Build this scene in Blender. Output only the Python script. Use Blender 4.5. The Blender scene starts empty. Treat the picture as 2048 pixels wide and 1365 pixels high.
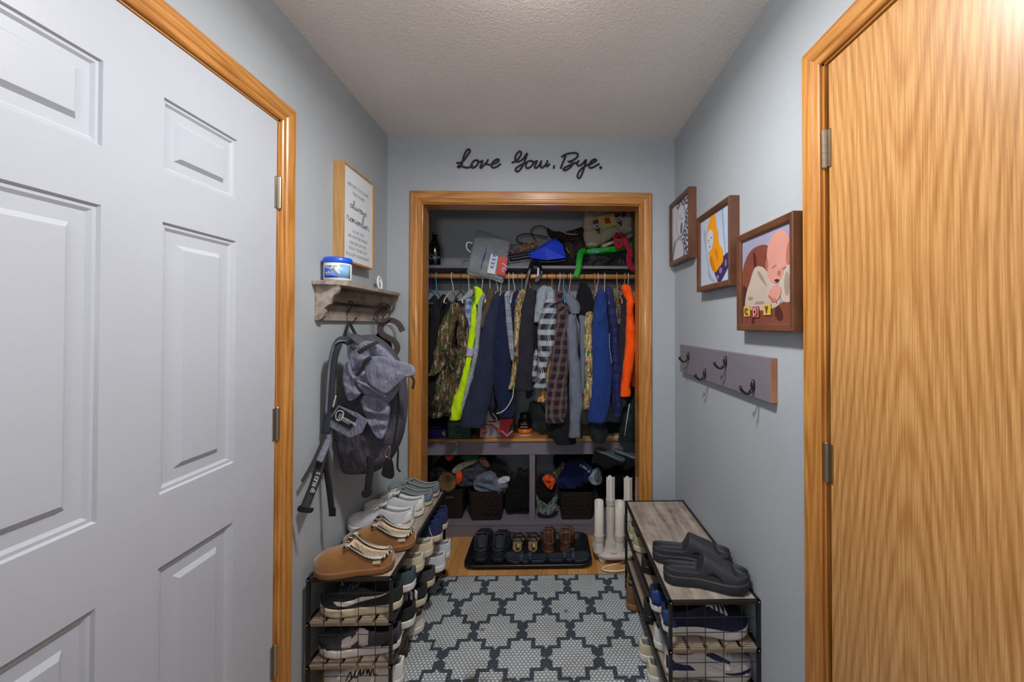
import bpy, bmesh, math, random
from mathutils import Vector, Matrix, noise
PI = math.pi
S = bpy.context.scene
COL = S.collection
V = Vector
random.seed(7)

# ------------------------------------------------------------------ camera
PPX, PPY, YAW, PIT, ROL, FPX = 1115.2, 640.8, .024, .0114, .0015, 800.
CAMZ = 1.41
def camaxes():
    cy, sy = math.cos(YAW), math.sin(YAW); cp, sp = math.cos(PIT), math.sin(PIT)
    F = V((sy*cp, cy*cp, sp)); R = V((cy, -sy, 0)); U = R.cross(F)
    c, s = math.cos(ROL), math.sin(ROL)
    return R*c+U*s, U*c-R*s, F
RA, UA, FA = camaxes()
cd = bpy.data.cameras.new('camera'); cam = bpy.data.objects.new('camera', cd); COL.objects.link(cam)
cd.sensor_width = 36; cd.lens = 36*FPX/2048; cd.clip_start = .02
cd.shift_x = (1024-PPX)/2048; cd.shift_y = (PPY-682.5)/2048
cam.matrix_world = Matrix((( RA[0], UA[0], -FA[0], 0), (RA[1], UA[1], -FA[1], 0), (RA[2], UA[2], -FA[2], CAMZ), (0, 0, 0, 1)))
S.camera = cam
def P(px, py, x=None, y=None, z=None):
    """where the sight line of a photo pixel meets a wall or floor plane"""
    d = FA*FPX + RA*(px-PPX) + UA*(PPY-py)
    t = x/d.x if x is not None else (y/d.y if y is not None else (z-CAMZ)/d.z)
    return V((d.x*t, d.y*t, CAMZ+d.z*t))

# ------------------------------------------------------------------ world, lights, exposure
w = bpy.data.worlds.new('world'); S.world = w; w.use_nodes = True
w.node_tree.nodes['Background'].inputs[0].default_value = (.60, .74, 1.0, 1)
w.node_tree.nodes['Background'].inputs[1].default_value = .40
def area(name, loc, size, energy, color, rot=(0, 0, 0), sy=None):
    l = bpy.data.lights.new(name, 'AREA'); l.energy = energy; l.color = color
    l.shape = 'RECTANGLE' if sy else 'DISK'; l.size = size
    if sy: l.size_y = sy
    o = bpy.data.objects.new(name, l); COL.objects.link(o); o.location = loc; o.rotation_euler = rot
    return o
LAMP = (-.06, 1.0, 2.43)
area('ceiling_lamp_light', (LAMP[0], LAMP[1], 2.385), .15, 26, (1, .97, .94))
area('room_fill_light', (-.1, -.9, 2.40), .5, 3, (.90, .95, 1))  # added soft fill from behind the camera, no fixture modelled
area('ceiling_fill_light', (-.1, -.95, 1.5), .4, 22, (1, .97, .95), (PI-.42, 0, 0))  # unseen upward fill, added to brighten the ceiling; no lamp stands here
S.view_settings.view_transform = 'Standard'; S.view_settings.look = 'None'
S.view_settings.exposure = -.20; S.view_settings.gamma = 1; S.view_settings.use_curve_mapping = False

# ------------------------------------------------------------------ mesh builder
class MB:
    def __init__(s): s.v = []; s.f = []; s.uv = {}; s.mi = {}
    def add(s, verts, faces, uvs=None, mi=0):
        n = len(s.v); s.v += [V(p) for p in verts]
        for i, f in enumerate(faces):
            k = len(s.f); s.f.append(tuple(n+j for j in f))
            if uvs: s.uv[k] = uvs[i]
            if mi: s.mi[k] = mi
        return s
    def box(s, x0, x1, y0, y1, z0, z1, mi=0, M=None):
        vs = [(x, y, z) for x in (x0, x1) for y in (y0, y1) for z in (z0, z1)]
        if M: vs = [M @ V(p) for p in vs]
        return s.add(vs, [(0, 1, 3, 2), (4, 6, 7, 5), (0, 4, 5, 1), (2, 3, 7, 6), (0, 2, 6, 4), (1, 5, 7, 3)], mi=mi)
    def loft(s, rings, closed=True, cap=True, mi=0):
        n = len(rings[0]); vs = [p for r in rings for p in r]; fs = []; uvs = []
        us = [[0.]] ; us = []
        for r in rings:
            a = [0.]
            for i in range(n): a.append(a[-1]+(V(r[(i+1) % n])-V(r[i])).length)
            us.append(a)
        vv = [0.]
        for i in range(len(rings)-1):
            vv.append(vv[-1]+(sum((V(p) for p in rings[i+1]), V())-sum((V(p) for p in rings[i]), V())).length/n)
        m = n if closed else n-1
        for i in range(len(rings)-1):
            for j in range(m):
                k = (j+1) % n
                fs.append((i*n+j, i*n+k, (i+1)*n+k, (i+1)*n+j))
                uvs.append(((us[i][j], vv[i]), (us[i][j+1], vv[i]), (us[i+1][j+1], vv[i+1]), (us[i+1][j], vv[i+1])))
        if cap and closed:
            fs.append(tuple(range(n))[::-1]); uvs.append(tuple((V(rings[0][j]).x, V(rings[0][j]).y) for j in range(n))[::-1])
            b = (len(rings)-1)*n
            fs.append(tuple(range(b, b+n))); uvs.append(tuple((V(rings[-1][j]).x, V(rings[-1][j]).y) for j in range(n)))
        return s.add(vs, fs, uvs, mi)
    def tube(s, pts, r, n=8, cap=True, mi=0, flat=1., up=None):
        """flat<1 squashes the tube across `up`"""
        pts = [V(p) for p in pts]; N = len(pts); rings = []
        rr = r if isinstance(r, (list, tuple)) else [r]*N
        t0 = (pts[1]-pts[0]).normalized()
        a = V(up) if up else (V((0, 0, 1)) if abs(t0.z) < .9 else V((1, 0, 0)))
        a = (a-t0*a.dot(t0)).normalized()
        for i in range(N):
            t = (pts[min(i+1, N-1)]-pts[max(i-1, 0)])
            t = t.normalized() if t.length > 1e-9 else t0
            if up: a = V(up)
            a = a-t*a.dot(t)
            a = a.normalized() if a.length > 1e-6 else t.orthogonal().normalized()
            b = t.cross(a)
            rings.append([pts[i]+(a*math.cos(q)*flat+b*math.sin(q))*rr[i] for q in [2*PI*j/n for j in range(n)]])
        return s.loft(rings, True, cap, mi)
    def lathe(s, prof, c=(0, 0, 0), n=24, M=None, mi=0):
        c = V(c); rings = []
        for r, z in prof:
            rg = [V((r*math.cos(2*PI*j/n), r*math.sin(2*PI*j/n), z)) for j in range(n)]
            rings.append([(M @ p if M else p)+c for p in rg])
        return s.loft(rings, True, True, mi)
    def prism(s, poly, fn, h0, h1, mi=0):
        """poly: 2D outline, fn(u,v,h) -> point"""
        n = len(poly)
        vs = [fn(u, v, h0) for u, v in poly]+[fn(u, v, h1) for u, v in poly]
        fs = [tuple(range(n))[::-1], tuple(range(n, 2*n))]+[(i, (i+1) % n, n+(i+1) % n, n+i) for i in range(n)]
        return s.add(vs, fs, mi=mi)
    def grid(s, rows, mi=0):
        return s.loft(rows, False, False, mi)
    def ball(s, c, r, n=12, m=8, mi=0):
        r = r if isinstance(r, (tuple, list)) else (r, r, r)
        rings = [[V(c)+V((r[0]*math.sin(a)*math.cos(2*PI*j/n), r[1]*math.sin(a)*math.sin(2*PI*j/n), r[2]*math.cos(a))) for j in range(n)]
                 for a in [.02+(PI-.04)*i/m for i in range(m+1)]]
        return s.loft(rings, True, True, mi)

def obj(name, mb, mats, parent=None, smooth=False, bevel=0, sub=0, solid=0, origin=None, local=False):
    me = bpy.data.meshes.new(name)
    me.from_pydata([tuple(p) for p in mb.v], [], mb.f)
    if mb.uv:
        uvl = me.uv_layers.new(name='UVMap')
        for k, uv in mb.uv.items():
            st = me.polygons[k].loop_start
            for j, c in enumerate(uv): uvl.data[st+j].uv = c
    for m in (mats if isinstance(mats, (list, tuple)) else [mats]): me.materials.append(m)
    for k, m in mb.mi.items(): me.polygons[k].material_index = m
    if smooth: me.polygons.foreach_set('use_smooth', [True]*len(me.polygons))
    bm = bmesh.new(); bm.from_mesh(me); bmesh.ops.recalc_face_normals(bm, faces=bm.faces); bm.to_mesh(me); bm.free()
    me.update()
    o = bpy.data.objects.new(name, me); COL.objects.link(o)
    if parent:
        o.parent = parent
        if not local:
            off = V((0, 0, 0)); p = parent
            while p: off += p.location; p = p.parent
            o.location = -off
    if solid:
        m = o.modifiers.new('Solidify', 'SOLIDIFY'); m.thickness = abs(solid); m.offset = 0 if solid > 0 else -1
    if bevel:
        m = o.modifiers.new('Bevel', 'BEVEL'); m.width = bevel; m.segments = 2; m.limit_method = 'ANGLE'; m.angle_limit = .6
    if sub:
        m = o.modifiers.new('Subd', 'SUBSURF'); m.levels = sub; m.render_levels = sub
    return o
def thing(name, label, cat, loc=(0, 0, 0), rz=0, group=None):
    o = bpy.data.objects.new(name, None); COL.objects.link(o); o.empty_display_size = .05
    o.location = loc; o.rotation_euler = (0, 0, rz); o['label'] = label; o['category'] = cat
    if group: o['group'] = group
    return o
def tag(o, label, cat, group=None, kind=None):
    o['label'] = label; o['category'] = cat
    if group: o['group'] = group
    if kind: o['kind'] = kind
    return o
def struct(o, label=None, cat=None):
    o['kind'] = 'structure'
    if label: o['label'] = label
    if cat: o['category'] = cat
    return o
def dup(root, loc=None, rz=None, label=None, group=None, mats=None):
    r = root.copy(); COL.objects.link(r)
    if loc is not None: r.location = loc
    if rz is not None: r.rotation_euler = (0, 0, rz)
    if label: r['label'] = label
    if group: r['group'] = group
    def rec(a, b):
        for ch in list(a.children):
            c = ch.copy(); COL.objects.link(c); c.parent = b; rec(ch, c)
    rec(root, r)
    return r
def lab(o, s): o['label'] = s; return o
def cr(pts, k=6, closed=False):
    pts = [V(p) for p in pts]; n = len(pts); out = []
    for i in range(n if closed else n-1):
        if closed: a, b, c, d = pts[i-1], pts[i], pts[(i+1) % n], pts[(i+2) % n]
        else: a, b, c, d = pts[max(i-1, 0)], pts[i], pts[i+1], pts[min(i+2, n-1)]
        for j in range(k):
            t = j/k
            out.append(.5*((2*b)+(c-a)*t+(2*a-5*b+4*c-d)*t*t+(3*b-a-3*c+d)*t**3))
    if not closed: out.append(pts[-1])
    return out
def lerp(a, b, t): return a+(b-a)*t
def interp(t, xs, ys):
    if t <= xs[0]: return ys[0]
    for i in range(len(xs)-1):
        if t <= xs[i+1]: return lerp(ys[i], ys[i+1], (t-xs[i])/(xs[i+1]-xs[i]))
    return ys[-1]
def sstep(t, a, b):
    t = max(0, min(1, (t-a)/(b-a))); return t*t*(3-2*t)
def nz(x, y, z, s=1.): return noise.noise(V((x*s, y*s, z*s)))

# ------------------------------------------------------------------ materials
def srgb(r, g, b):
    f = lambda c: (c/255/12.92) if c/255 <= .04045 else ((c/255+.055)/1.055)**2.4
    return (f(r), f(g), f(b), 1)
class NT:
    def __init__(s, name):
        s.m = bpy.data.materials.new(name); s.m.use_nodes = True; s.t = s.m.node_tree
        s.b = s.t.nodes['Principled BSDF']; s._tc = None
    def n(s, typ, **kw):
        nd = s.t.nodes.new(typ)
        for k, v in kw.items():
            if k.startswith('i_'):
                k = k[2:]; k = int(k) if k.isdigit() else k
                if hasattr(v, 'is_output') : s.t.links.new(v, nd.inputs[k])
                else: nd.inputs[k].default_value = v
            else: setattr(nd, k, v)
        return nd
    def l(s, a, b): s.t.links.new(a, b)
    def co(s, which='Object', scale=(1, 1, 1)):
        if not s._tc: s._tc = s.n('ShaderNodeTexCoord')
        mp = s.n('ShaderNodeMapping'); mp.inputs['Scale'].default_value = scale
        s.l(s._tc.outputs[which], mp.inputs[0]); return mp.outputs[0]
    def noise(s, vec, scale, detail=3, rough=.5):
        nd = s.n('ShaderNodeTexNoise'); s.l(vec, nd.inputs['Vector']); nd.inputs['Scale'].default_value = scale
        nd.inputs['Detail'].default_value = detail; nd.inputs['Roughness'].default_value = rough
        return nd.outputs['Fac']
    def math(s, op, a, b=0., c=0.):
        nd = s.n('ShaderNodeMath', operation=op)
        for i, q in enumerate((a, b, c)):
            if hasattr(q, 'is_output'): s.l(q, nd.inputs[i])
            else: nd.inputs[i].default_value = q
        return nd.outputs[0]
    def ramp(s, fac, stops, const=False):
        nd = s.n('ShaderNodeValToRGB'); s.l(fac, nd.inputs[0]); r = nd.color_ramp
        if const: r.interpolation = 'CONSTANT'
        while len(r.elements) < len(stops): r.elements.new(.5)
        for e, (p, c) in zip(r.elements, stops): e.position = p; e.color = c
        return nd.outputs[0]
    def mix(s, fac, a, b, mode='MIX'):
        nd = s.n('ShaderNodeMix', data_type='RGBA', blend_type=mode)
        for i, q in ((0, fac), (6, a), (7, b)):
            if hasattr(q, 'is_output'): s.l(q, nd.inputs[i])
            else: nd.inputs[i].default_value = q
        return nd.outputs[2]
    def bump(s, h, strength=.3, dist=.002):
        nd = s.n('ShaderNodeBump'); nd.inputs['Strength'].default_value = strength; nd.inputs['Distance'].default_value = dist
        s.l(h, nd.inputs['Height']); s.l(nd.outputs[0], s.b.inputs['Normal'])
    def col(s, c):
        if hasattr(c, 'is_output'): s.l(c, s.b.inputs['Base Color'])
        else: s.b.inputs['Base Color'].default_value = c
    def set(s, rough=.5, metal=0, spec=.5, coat=0, sheen=0):
        s.b.inputs['Roughness'].default_value = rough; s.b.inputs['Metallic'].default_value = metal
        s.b.inputs['Specular IOR Level'].default_value = spec; s.b.inputs['Coat Weight'].default_value = coat
        s.b.inputs['Coat Roughness'].default_value = .15; s.b.inputs['Sheen Weight'].default_value = sheen
        return s.m
MC = {}
def plain(name, c, rough=.5, metal=0, coat=0, bump=0, bscale=200, var=.06, spec=.5, sheen=0):
    """one colour with slight mottling and optional fine relief"""
    if name in MC: return MC[name]
    t = NT(name); c = srgb(*c); vec = t.co()
    if var:
        d = tuple(x*(1-var*2) for x in c[:3])+(1,); h = tuple(min(1, x*(1+var)) for x in c[:3])+(1,)
        t.col(t.ramp(t.noise(vec, 9, 4), [(.3, d), (.7, h)]))
    else: t.col(c)
    if bump: t.bump(t.noise(vec, bscale, 2), bump, .0015)
    MC[name] = t.set(rough, metal, spec, coat, sheen); return MC[name]
def cloth(name, c, c2=None, scale=60, rough=.92, fold=.35):
    """woven cloth: colour, slight heather, soft crease relief"""
    if name in MC: return MC[name]
    t = NT(name); a = srgb(*c); b = srgb(*(c2 or tuple(int(v*.82) for v in c))); vec = t.co()
    t.col(t.ramp(t.noise(vec, scale, 5, .7), [(.35, b), (.65, a)]))
    fd = t.math('ABSOLUTE', t.math('SUBTRACT', t.noise(t.co('Object', (1, 1, .30)), 13, 4, .6), .5))
    h = t.math('ADD', t.math('MULTIPLY', fd, 2.2), t.math('MULTIPLY_ADD', t.noise(vec, 420, 1), .05, 0.))
    t.bump(h, min(1, fold*2.2), .020)
    MC[name] = t.set(rough, 0, .22, 0, .05); return MC[name]
def oak(name, axis='z', base=((196, 140, 72), (168, 108, 46)), freq=26., coat=.35, rough=.38, stretch=.06, cath=False):
    if name in MC: return MC[name]
    t = NT(name); i = 'xyz'.index(axis)
    s1 = [1, 1, 1]; s1[i] = stretch; s2 = [1, 1, 1]; s2[i] = .02
    a, b = srgb(*base[0]), srgb(*base[1])
    n1 = t.noise(t.co('Object', tuple(s1)), 3.2 if cath else 9, 2, .4)
    if cath:
        sp = t.n('ShaderNodeSeparateXYZ'); t.l(t.co(), sp.inputs[0])
        d = t.math('SUBTRACT', sp.outputs[1], .80)
        hyp = t.math('SQRT', t.math('ADD', t.math('MULTIPLY', d, d), .0028))
        g = t.math('SUBTRACT', t.math('MULTIPLY', hyp, 330.), t.math('MULTIPLY', t.math('SQRT', t.math('ADD', t.math('POWER', t.math('ABSOLUTE', t.math('SUBTRACT', sp.outputs[2], 1.50)), 2.), .02)), 40.))
        wv = t.math('SINE', t.math('ADD', g, t.math('ADD', t.math('MULTIPLY', n1, 52.), t.math('MULTIPLY', t.noise(t.co('Object', (1, 1, .12)), 16, 5, .65), 6.))))
    else: wv = t.math('SINE', t.math('MULTIPLY', n1, freq*3))
    wv = t.math('MULTIPLY_ADD', wv, .5, .5)
    pores = t.noise(t.co('Object', tuple(s2)), 330, 3, .6)
    fine = t.noise(t.co('Object', tuple(s1)), 60, 4, .6)
    f = t.math('MULTIPLY', t.math('POWER', wv, 1.6 if cath else 2.2), t.math('MULTIPLY_ADD', fine, 1.1, .25))
    c1 = t.mix(t.math('MULTIPLY', f, .75) if cath else f, a, b)
    pm = t.ramp(pores, [(.40, (1, 1, 1, 1)), (.60, (.74, .66, .56, 1))])
    t.col(t.mix(1., c1, pm, 'MULTIPLY'))
    t.bump(pores, .12, .0006)
    MC[name] = t.set(rough, 0, .5, coat); return MC[name]
def paint(name, c, peel=.35, scale=170, rough=.55, dist=.0012):
    if name in MC: return MC[name]
    t = NT(name); vec = t.co(); a = srgb(*c); b = tuple(x*.95 for x in a[:3])+(1,)
    t.col(t.ramp(t.noise(vec, 2.5, 3), [(.35, b), (.65, a)]))
    t.bump(t.noise(vec, scale, 3, .55), peel, dist)
    MC[name] = t.set(rough, 0, .4); return MC[name]
def camo(name, cols, scale=16, stretch=.6):
    if name in MC: return MC[name]
    t = NT(name); vec = t.co('Object', (1, 1, stretch))
    c = [srgb(*q) for q in cols]
    base = t.ramp(t.noise(vec, scale, 5, .65), [(0, c[0]), (.42, c[1]), (.5, c[2]), (.58, c[3])], True)
    tw = t.noise(t.co('Object', (1, 1, .22)), scale*4.5, 4, .75)
    k = t.ramp(tw, [(.54, (0, 0, 0, 1)), (.60, (1, 1, 1, 1))])
    col = t.mix(k, base, c[4])
    k2 = t.ramp(t.noise(t.co('Object', (.5, .5, 1)), scale*3, 3, .7), [(.60, (0, 0, 0, 1)), (.64, (1, 1, 1, 1))])
    t.col(t.mix(k2, col, c[0]))
    t.bump(t.noise(t.co('Object', (1, 1, .35)), 26, 3), .5, .006)
    MC[name] = t.set(.9, 0, .2); return MC[name]
def plaid(name, base, warp, weft, fine, per=.075):
    """tartan woven along the sleeve: UVs are metres"""
    if name in MC: return MC[name]
    t = NT(name); tc = t.co('UV'); sp = t.n('ShaderNodeSeparateXYZ'); t.l(tc, sp.inputs[0])
    def band(src, off, width):
        m = t.math('FRACT', t.math('ADD', t.math('DIVIDE', src, per), off)); return t.math('LESS_THAN', m, width)
    c = t.mix(t.math('MULTIPLY', band(sp.outputs[1], 0, .42), .75), srgb(*base), srgb(*warp))
    c = t.mix(t.math('MULTIPLY', band(sp.outputs[0], .2, .36), .32), c, srgb(*weft))
    for off in (.55, .62, .80): c = t.mix(t.math('MULTIPLY', band(sp.outputs[1], off, .035), .8), c, srgb(*fine))
    for off in (.7, .86): c = t.mix(t.math('MULTIPLY', band(sp.outputs[0], off, .05), .7), c, srgb(*fine))
    t.col(c); t.bump(t.noise(t.co(), 24, 3), .4, .004)
    MC[name] = t.set(.92, 0, .2, 0, .2); return MC[name]

M_wall = paint('wall_paint', (168, 176, 183))
M_ceil = paint('ceiling_texture', (232, 228, 224), .8, 110, .8, .0035)
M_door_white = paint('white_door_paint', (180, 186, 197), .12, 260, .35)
M_oakv = oak('oak_vertical', 'z', ((200, 142, 72), (170, 110, 46)))
M_oaky = oak('oak_along_depth', 'y', ((200, 142, 72), (170, 110, 46)))
M_oakx = oak('oak_along_width', 'x', ((200, 142, 72), (170, 110, 46)))
M_slab = oak('oak_veneer', 'z', ((206, 158, 98), (174, 116, 58)), 80, .55, .36, .075, True)
M_slab.node_tree.nodes['Principled BSDF'].inputs['Coat Roughness'].default_value = .3
M_mauve = paint('mauve_grey_paint', (122, 116, 128), .2, 60, .5)
M_nickel = plain('satin_nickel', (176, 168, 152), .32, 1, var=.03)
M_black = plain('black_metal', (26, 27, 29), .42, 0, bump=.1)
M_blackpl = plain('black_plastic', (17, 18, 20), .4)
M_white = plain('white_plastic', (226, 228, 230), .4, var=.02)

# ------------------------------------------------------------------ setting
XL, XR, YB, ZC = -.908, .726, 2.274, 2.478
YF = -1.7
def fl_mat():
    t = NT('oak_strip_floor'); sp = t.n('ShaderNodeSeparateXYZ'); t.l(t.co(), sp.inputs[0])
    u = t.math('DIVIDE', sp.outputs[0], .057)
    fr = t.math('FRACT', u); pid = t.math('FLOOR', u)
    wn = t.n('ShaderNodeTexWhiteNoise', noise_dimensions='1D'); t.l(pid, wn.inputs['W'])
    n1 = t.noise(t.co('Object', (1, .08, 1)), 40, 4, .6)
    k = t.math('ADD', t.math('MULTIPLY', wn.outputs[0], .5), t.math('MULTIPLY', n1, .6))
    c = t.ramp(k, [(.15, srgb(176, 120, 62)), (.55, srgb(203, 150, 88)), (.95, srgb(222, 172, 110))])
    gap = t.math('LESS_THAN', fr, .03)
    t.col(t.mix(gap, c, srgb(120, 80, 44))); return t.set(.35, 0, .5, .2)
M_floor = fl_mat()
struct(obj('floor', MB().box(XL-.15, XR+.15, YF, 3.2, -.05, 0), M_floor))
struct(obj('ceiling', MB().box(XL-.15, XR+.15, YF, 3.2, ZC, ZC+.05), M_ceil))
LY0, LY1 = .437, 1.367      # left door opening
RY0, RY1 = .10, 1.034      # right door opening
ZH = 2.10                   # head height of the openings
def side_wall(name, x0, x1, y0, y1):
    m = MB().box(x0, x1, YF, y0, 0, ZC).box(x0, x1, y1, YB+.116, 0, ZC).box(x0, x1, y0, y1, ZH, ZC)
    return struct(obj(name, m, M_wall))
side_wall('wall_left', XL-.12, XL, LY0, LY1)
side_wall('wall_right', XR, XR+.12, RY0, RY1)
OX0, OX1, OZ = -.727, .5395, 2.110
struct(obj('wall_back', MB().box(XL, OX0, YB, YB+.116, 0, ZC).box(OX1, XR, YB, YB+.116, 0, ZC).box(OX0, OX1, YB, YB+.116, OZ, ZC), M_wall))
CX0, CX1, CY1 = -.895, .715, 3.05
struct(obj('wall_closet_back', MB().box(CX0-.1, CX1+.1, CY1, CY1+.1, 0, ZC), M_wall))
struct(obj('wall_closet_left', MB().box(CX0-.1, CX0, YB+.116, CY1, 0, ZC), M_wall))
struct(obj('wall_closet_right', MB().box(CX1, CX1+.1, YB+.116, CY1, 0, ZC), M_wall))

PROF = [(0, 0), (0, .009), (.004, .012), (.016, .0105), (.020, .0105), (.024, .014), (.030, .0155), (.050, .0175), (.060, .0175), (.066, .012), (.066, 0)]
def casing(name, a0, a1, top, fn, mats):
    """mitred moulding round three sides of an opening; fn(a, z, t) -> point"""
    for nm, seg in (('side_casing', 0), ('head_casing', 1), ('side_casing', 2)):
        pass
    rings = [[fn(a0-u, 0, t) for u, t in PROF], [fn(a0-u, top+u, t) for u, t in PROF], [fn(a1+u, top+u, t) for u, t in PROF], [fn(a1+u, 0, t) for u, t in PROF]]
    root = None
    for i, nm in ((0, 'side_casing'), (1, 'head_casing'), (2, 'side_casing')):
        m = MB().loft([rings[i], rings[i+1]])
        if root is None:
            root = bpy.data.objects.new(name, None); COL.objects.link(root); root['kind'] = 'structure'
        obj(nm, m, mats[1] if i == 1 else mats[0], root)
    return root
casing('trim_1', LY0, LY1, ZH, lambda a, z, t: (XL+t, a, z), (M_oakv, M_oaky))
casing('trim_2', RY0, RY1, ZH, lambda a, z, t: (XR-t, a, z), (M_oakv, M_oaky))
JX0, JX1, JZ = -.709, .5215, 2.092
casing('trim_3', JX0-.004, JX1+.004, JZ+.006, lambda a, z, t: (a, YB-t, z), (M_oakv, M_oakx))
j = bpy.data.objects.new('trim_4', None); COL.objects.link(j); j['kind'] = 'structure'
obj('side_jamb', MB().box(OX0, JX0, YB-.001, YB+.117, 0, JZ), M_oakv, j, bevel=.0015)
obj('side_jamb', MB().box(JX1, OX1, YB-.001, YB+.117, 0, JZ), M_oakv, j, bevel=.0015)
obj('head_jamb', MB().box(OX0, OX1, YB-.001, YB+.117, JZ, OZ), M_oakx, j, bevel=.0015)
# door jambs in the side walls
for nm, xa, xb, y0, y1 in (('trim_5', XL-.12, XL+.001, LY0, LY1), ('trim_6', XR-.001, XR+.12, RY0, RY1)):
    j = bpy.data.objects.new(nm, None); COL.objects.link(j); j['kind'] = 'structure'
    obj('side_jamb', MB().box(xa, xb, y1-.007, y1+.001, 0, ZH), M_oakv, j)
    obj('side_jamb', MB().box(xa, xb, y0-.001, y0+.007, 0, ZH), M_oakv, j)
    obj('head_jamb', MB().box(xa, xb, y0, y1, ZH-.006, ZH+.001), M_oaky, j)

def hinge(parent, x, y, zc, sx, h=.10, mat=None):
    mat = mat or M_nickel
    m = MB()
    m.lathe([(0, -h/2-.004), (.004, -h/2-.003), (.0055, -h/2)]+[(.0065, -h/2), (.0065, h/2)]+[(.0055, h/2), (.004, h/2+.003), (0, h/2+.004)], (x+sx*.006, y, zc), 12)
    for k in range(1, 5):
        m.lathe([(.0071, -.0006), (.0071, .0006)], (x+sx*.006, y, zc-h/2+h*k/5), 12)
    hg = obj('hinge', m, mat, parent, smooth=False)
    obj('leaf', MB().box(min(x, x+sx*.0025), max(x, x+sx*.0025), y-.016, y, zc-h/2, zc+h/2), mat, hg)
# white six panel door
def panel_door():
    m = MB(); ys = [LY0+.008, .612, .834, .964, 1.187, LY1-.009]
    ys = [LY0+.009, .612-.0, .834, .964, 1.187, LY1-.009]
    zs = [.012, .20, .838, 1.009, 1.652, 1.773, 1.948, 2.092]
    X = XL-.002
    def q(a, b, c, d): m.add([a, b, c, d], [(0, 1, 2, 3)])
    ins = [(0, 0), (.004, -.006), (.011, -.006), (.018, -.011), (.046, -.011), (.058, -.002), (.075, -.002)]
    for i in range(5):
        for k in range(7):
            y0, y1, z0, z1 = ys[i], ys[i+1], zs[k], zs[k+1]
            if i in (1, 3) and k in (1, 3, 5):
                sc = .8 if k == 5 else 1.
                R = []
                for d, t in ins:
                    d *= sc
                    R.append([(X+t, y0+d, z0+d), (X+t, y1-d, z0+d), (X+t, y1-d, z1-d), (X+t, y0+d, z1-d)])
                for a, b in zip(R, R[1:]):
                    for e in range(4): q(a[e], a[(e+1) % 4], b[(e+1) % 4], b[e])
                q(*R[-1])
            else: q((X, y0, z0), (X, y1, z0), (X, y1, z1), (X, y0, z1))
    m.box(X-.04, X-.012, ys[0], ys[-1], zs[0], zs[-1])
    for a, b in ((ys[0], ys[0]+.002), (ys[-1]-.002, ys[-1])): m.box(X-.03, X-.0002, a, b, zs[0], zs[-1])
    m.box(X-.03, X-.0002, ys[0], ys[-1], zs[-1]-.002, zs[-1])
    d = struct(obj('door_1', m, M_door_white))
    for z in (1.852, 1.078, .292): hinge(d, XL-.001, LY1-.004, z, 1, .105)
panel_door()
d2 = struct(obj('door_2', MB().box(XR+.003, XR+.04, RY0+.009, RY1-.016, .012, 2.090), M_slab, bevel=.002))
for z in (1.870, 1.055, .292): hinge(d2, XR+.002, RY1-.010, z, -1, .098)
# closet built-in : shelf board, rod, bench
cb = thing('closet_shelf', 'mauve painted high shelf board across the closet above the rod', 'shelf', (0, 2.86, 1.76))
obj('shelf_board', MB().box(CX0, CX1, 2.70, CY1-.001, 1.790, 1.810), M_mauve, cb, bevel=.0015)
obj('rear_cleat', MB().box(CX0, CX1, CY1-.02, CY1-.001, 1.72, 1.790), M_mauve, cb, bevel=.0015)
rod = obj('closet_rod', MB().tube([(CX0, 2.64, 1.728), (CX1, 2.64, 1.728)], .0165, 16), oak('rod_wood', 'x', ((214, 160, 92), (190, 130, 66)), 10), smooth=True)
tag(rod, 'round wooden clothes rod the coats hang from', 'closet rod')
bn = thing('closet_bench', 'built-in mauve bench with oak seat edge and open cubbies below', 'bench', (-.1, 2.68, 0))
obj('seat', MB().box(CX0, CX1, 2.668, CY1-.001, .633, .652), oak('oak_seat', 'x', ((206, 148, 78), (176, 118, 54)), 12), bn, bevel=.003)
obj('apron', MB().box(CX0, CX1, 2.681, 2.70, .543, .633), M_mauve, bn, bevel=.0015)
obj('divider', MB().box(-.122, -.085, 2.683, CY1-.001, .091, .59), M_mauve, bn, bevel=.0015)
obj('side_panel', MB().box(CX0, CX0+.018, 2.683, CY1-.001, .091, .633), M_mauve, bn)
obj('side_panel', MB().box(CX1-.018, CX1, 2.683, CY1-.001, .091, .633), M_mauve, bn)
obj('cubby_floor', MB().box(CX0, CX1, 2.683, CY1-.001, .072, .091), M_mauve, bn, bevel=.0015)
obj('kick_board', MB().box(CX0, CX1, 2.686, 2.70, 0, .073), M_mauve, bn)
# ceiling lamp just above the picture
cl = thing('ceiling_light', 'round flush ceiling lamp with frosted glass just above the picture', 'ceiling light', (LAMP[0], LAMP[1], ZC))
obj('lamp_pan', MB().lathe([(0, -.025), (.14, -.025), (.145, -.012), (.145, 0), (0, 0)], (LAMP[0], LAMP[1], ZC), 40), M_white, cl, smooth=False)
tg = NT('lamp_glass'); tg.col((.9, .9, .88, 1)); tg.b.inputs['Emission Color'].default_value = (1, .96, .9, 1); tg.b.inputs['Emission Strength'].default_value = 30
obj('lamp_glass', MB().lathe([(0, -.085), (.05, -.083), (.10, -.07), (.128, -.045), (.135, -.024), (.12, -.024), (0, -.026)], (LAMP[0], LAMP[1], ZC), 40), tg.set(.4), cl, smooth=True)

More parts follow.
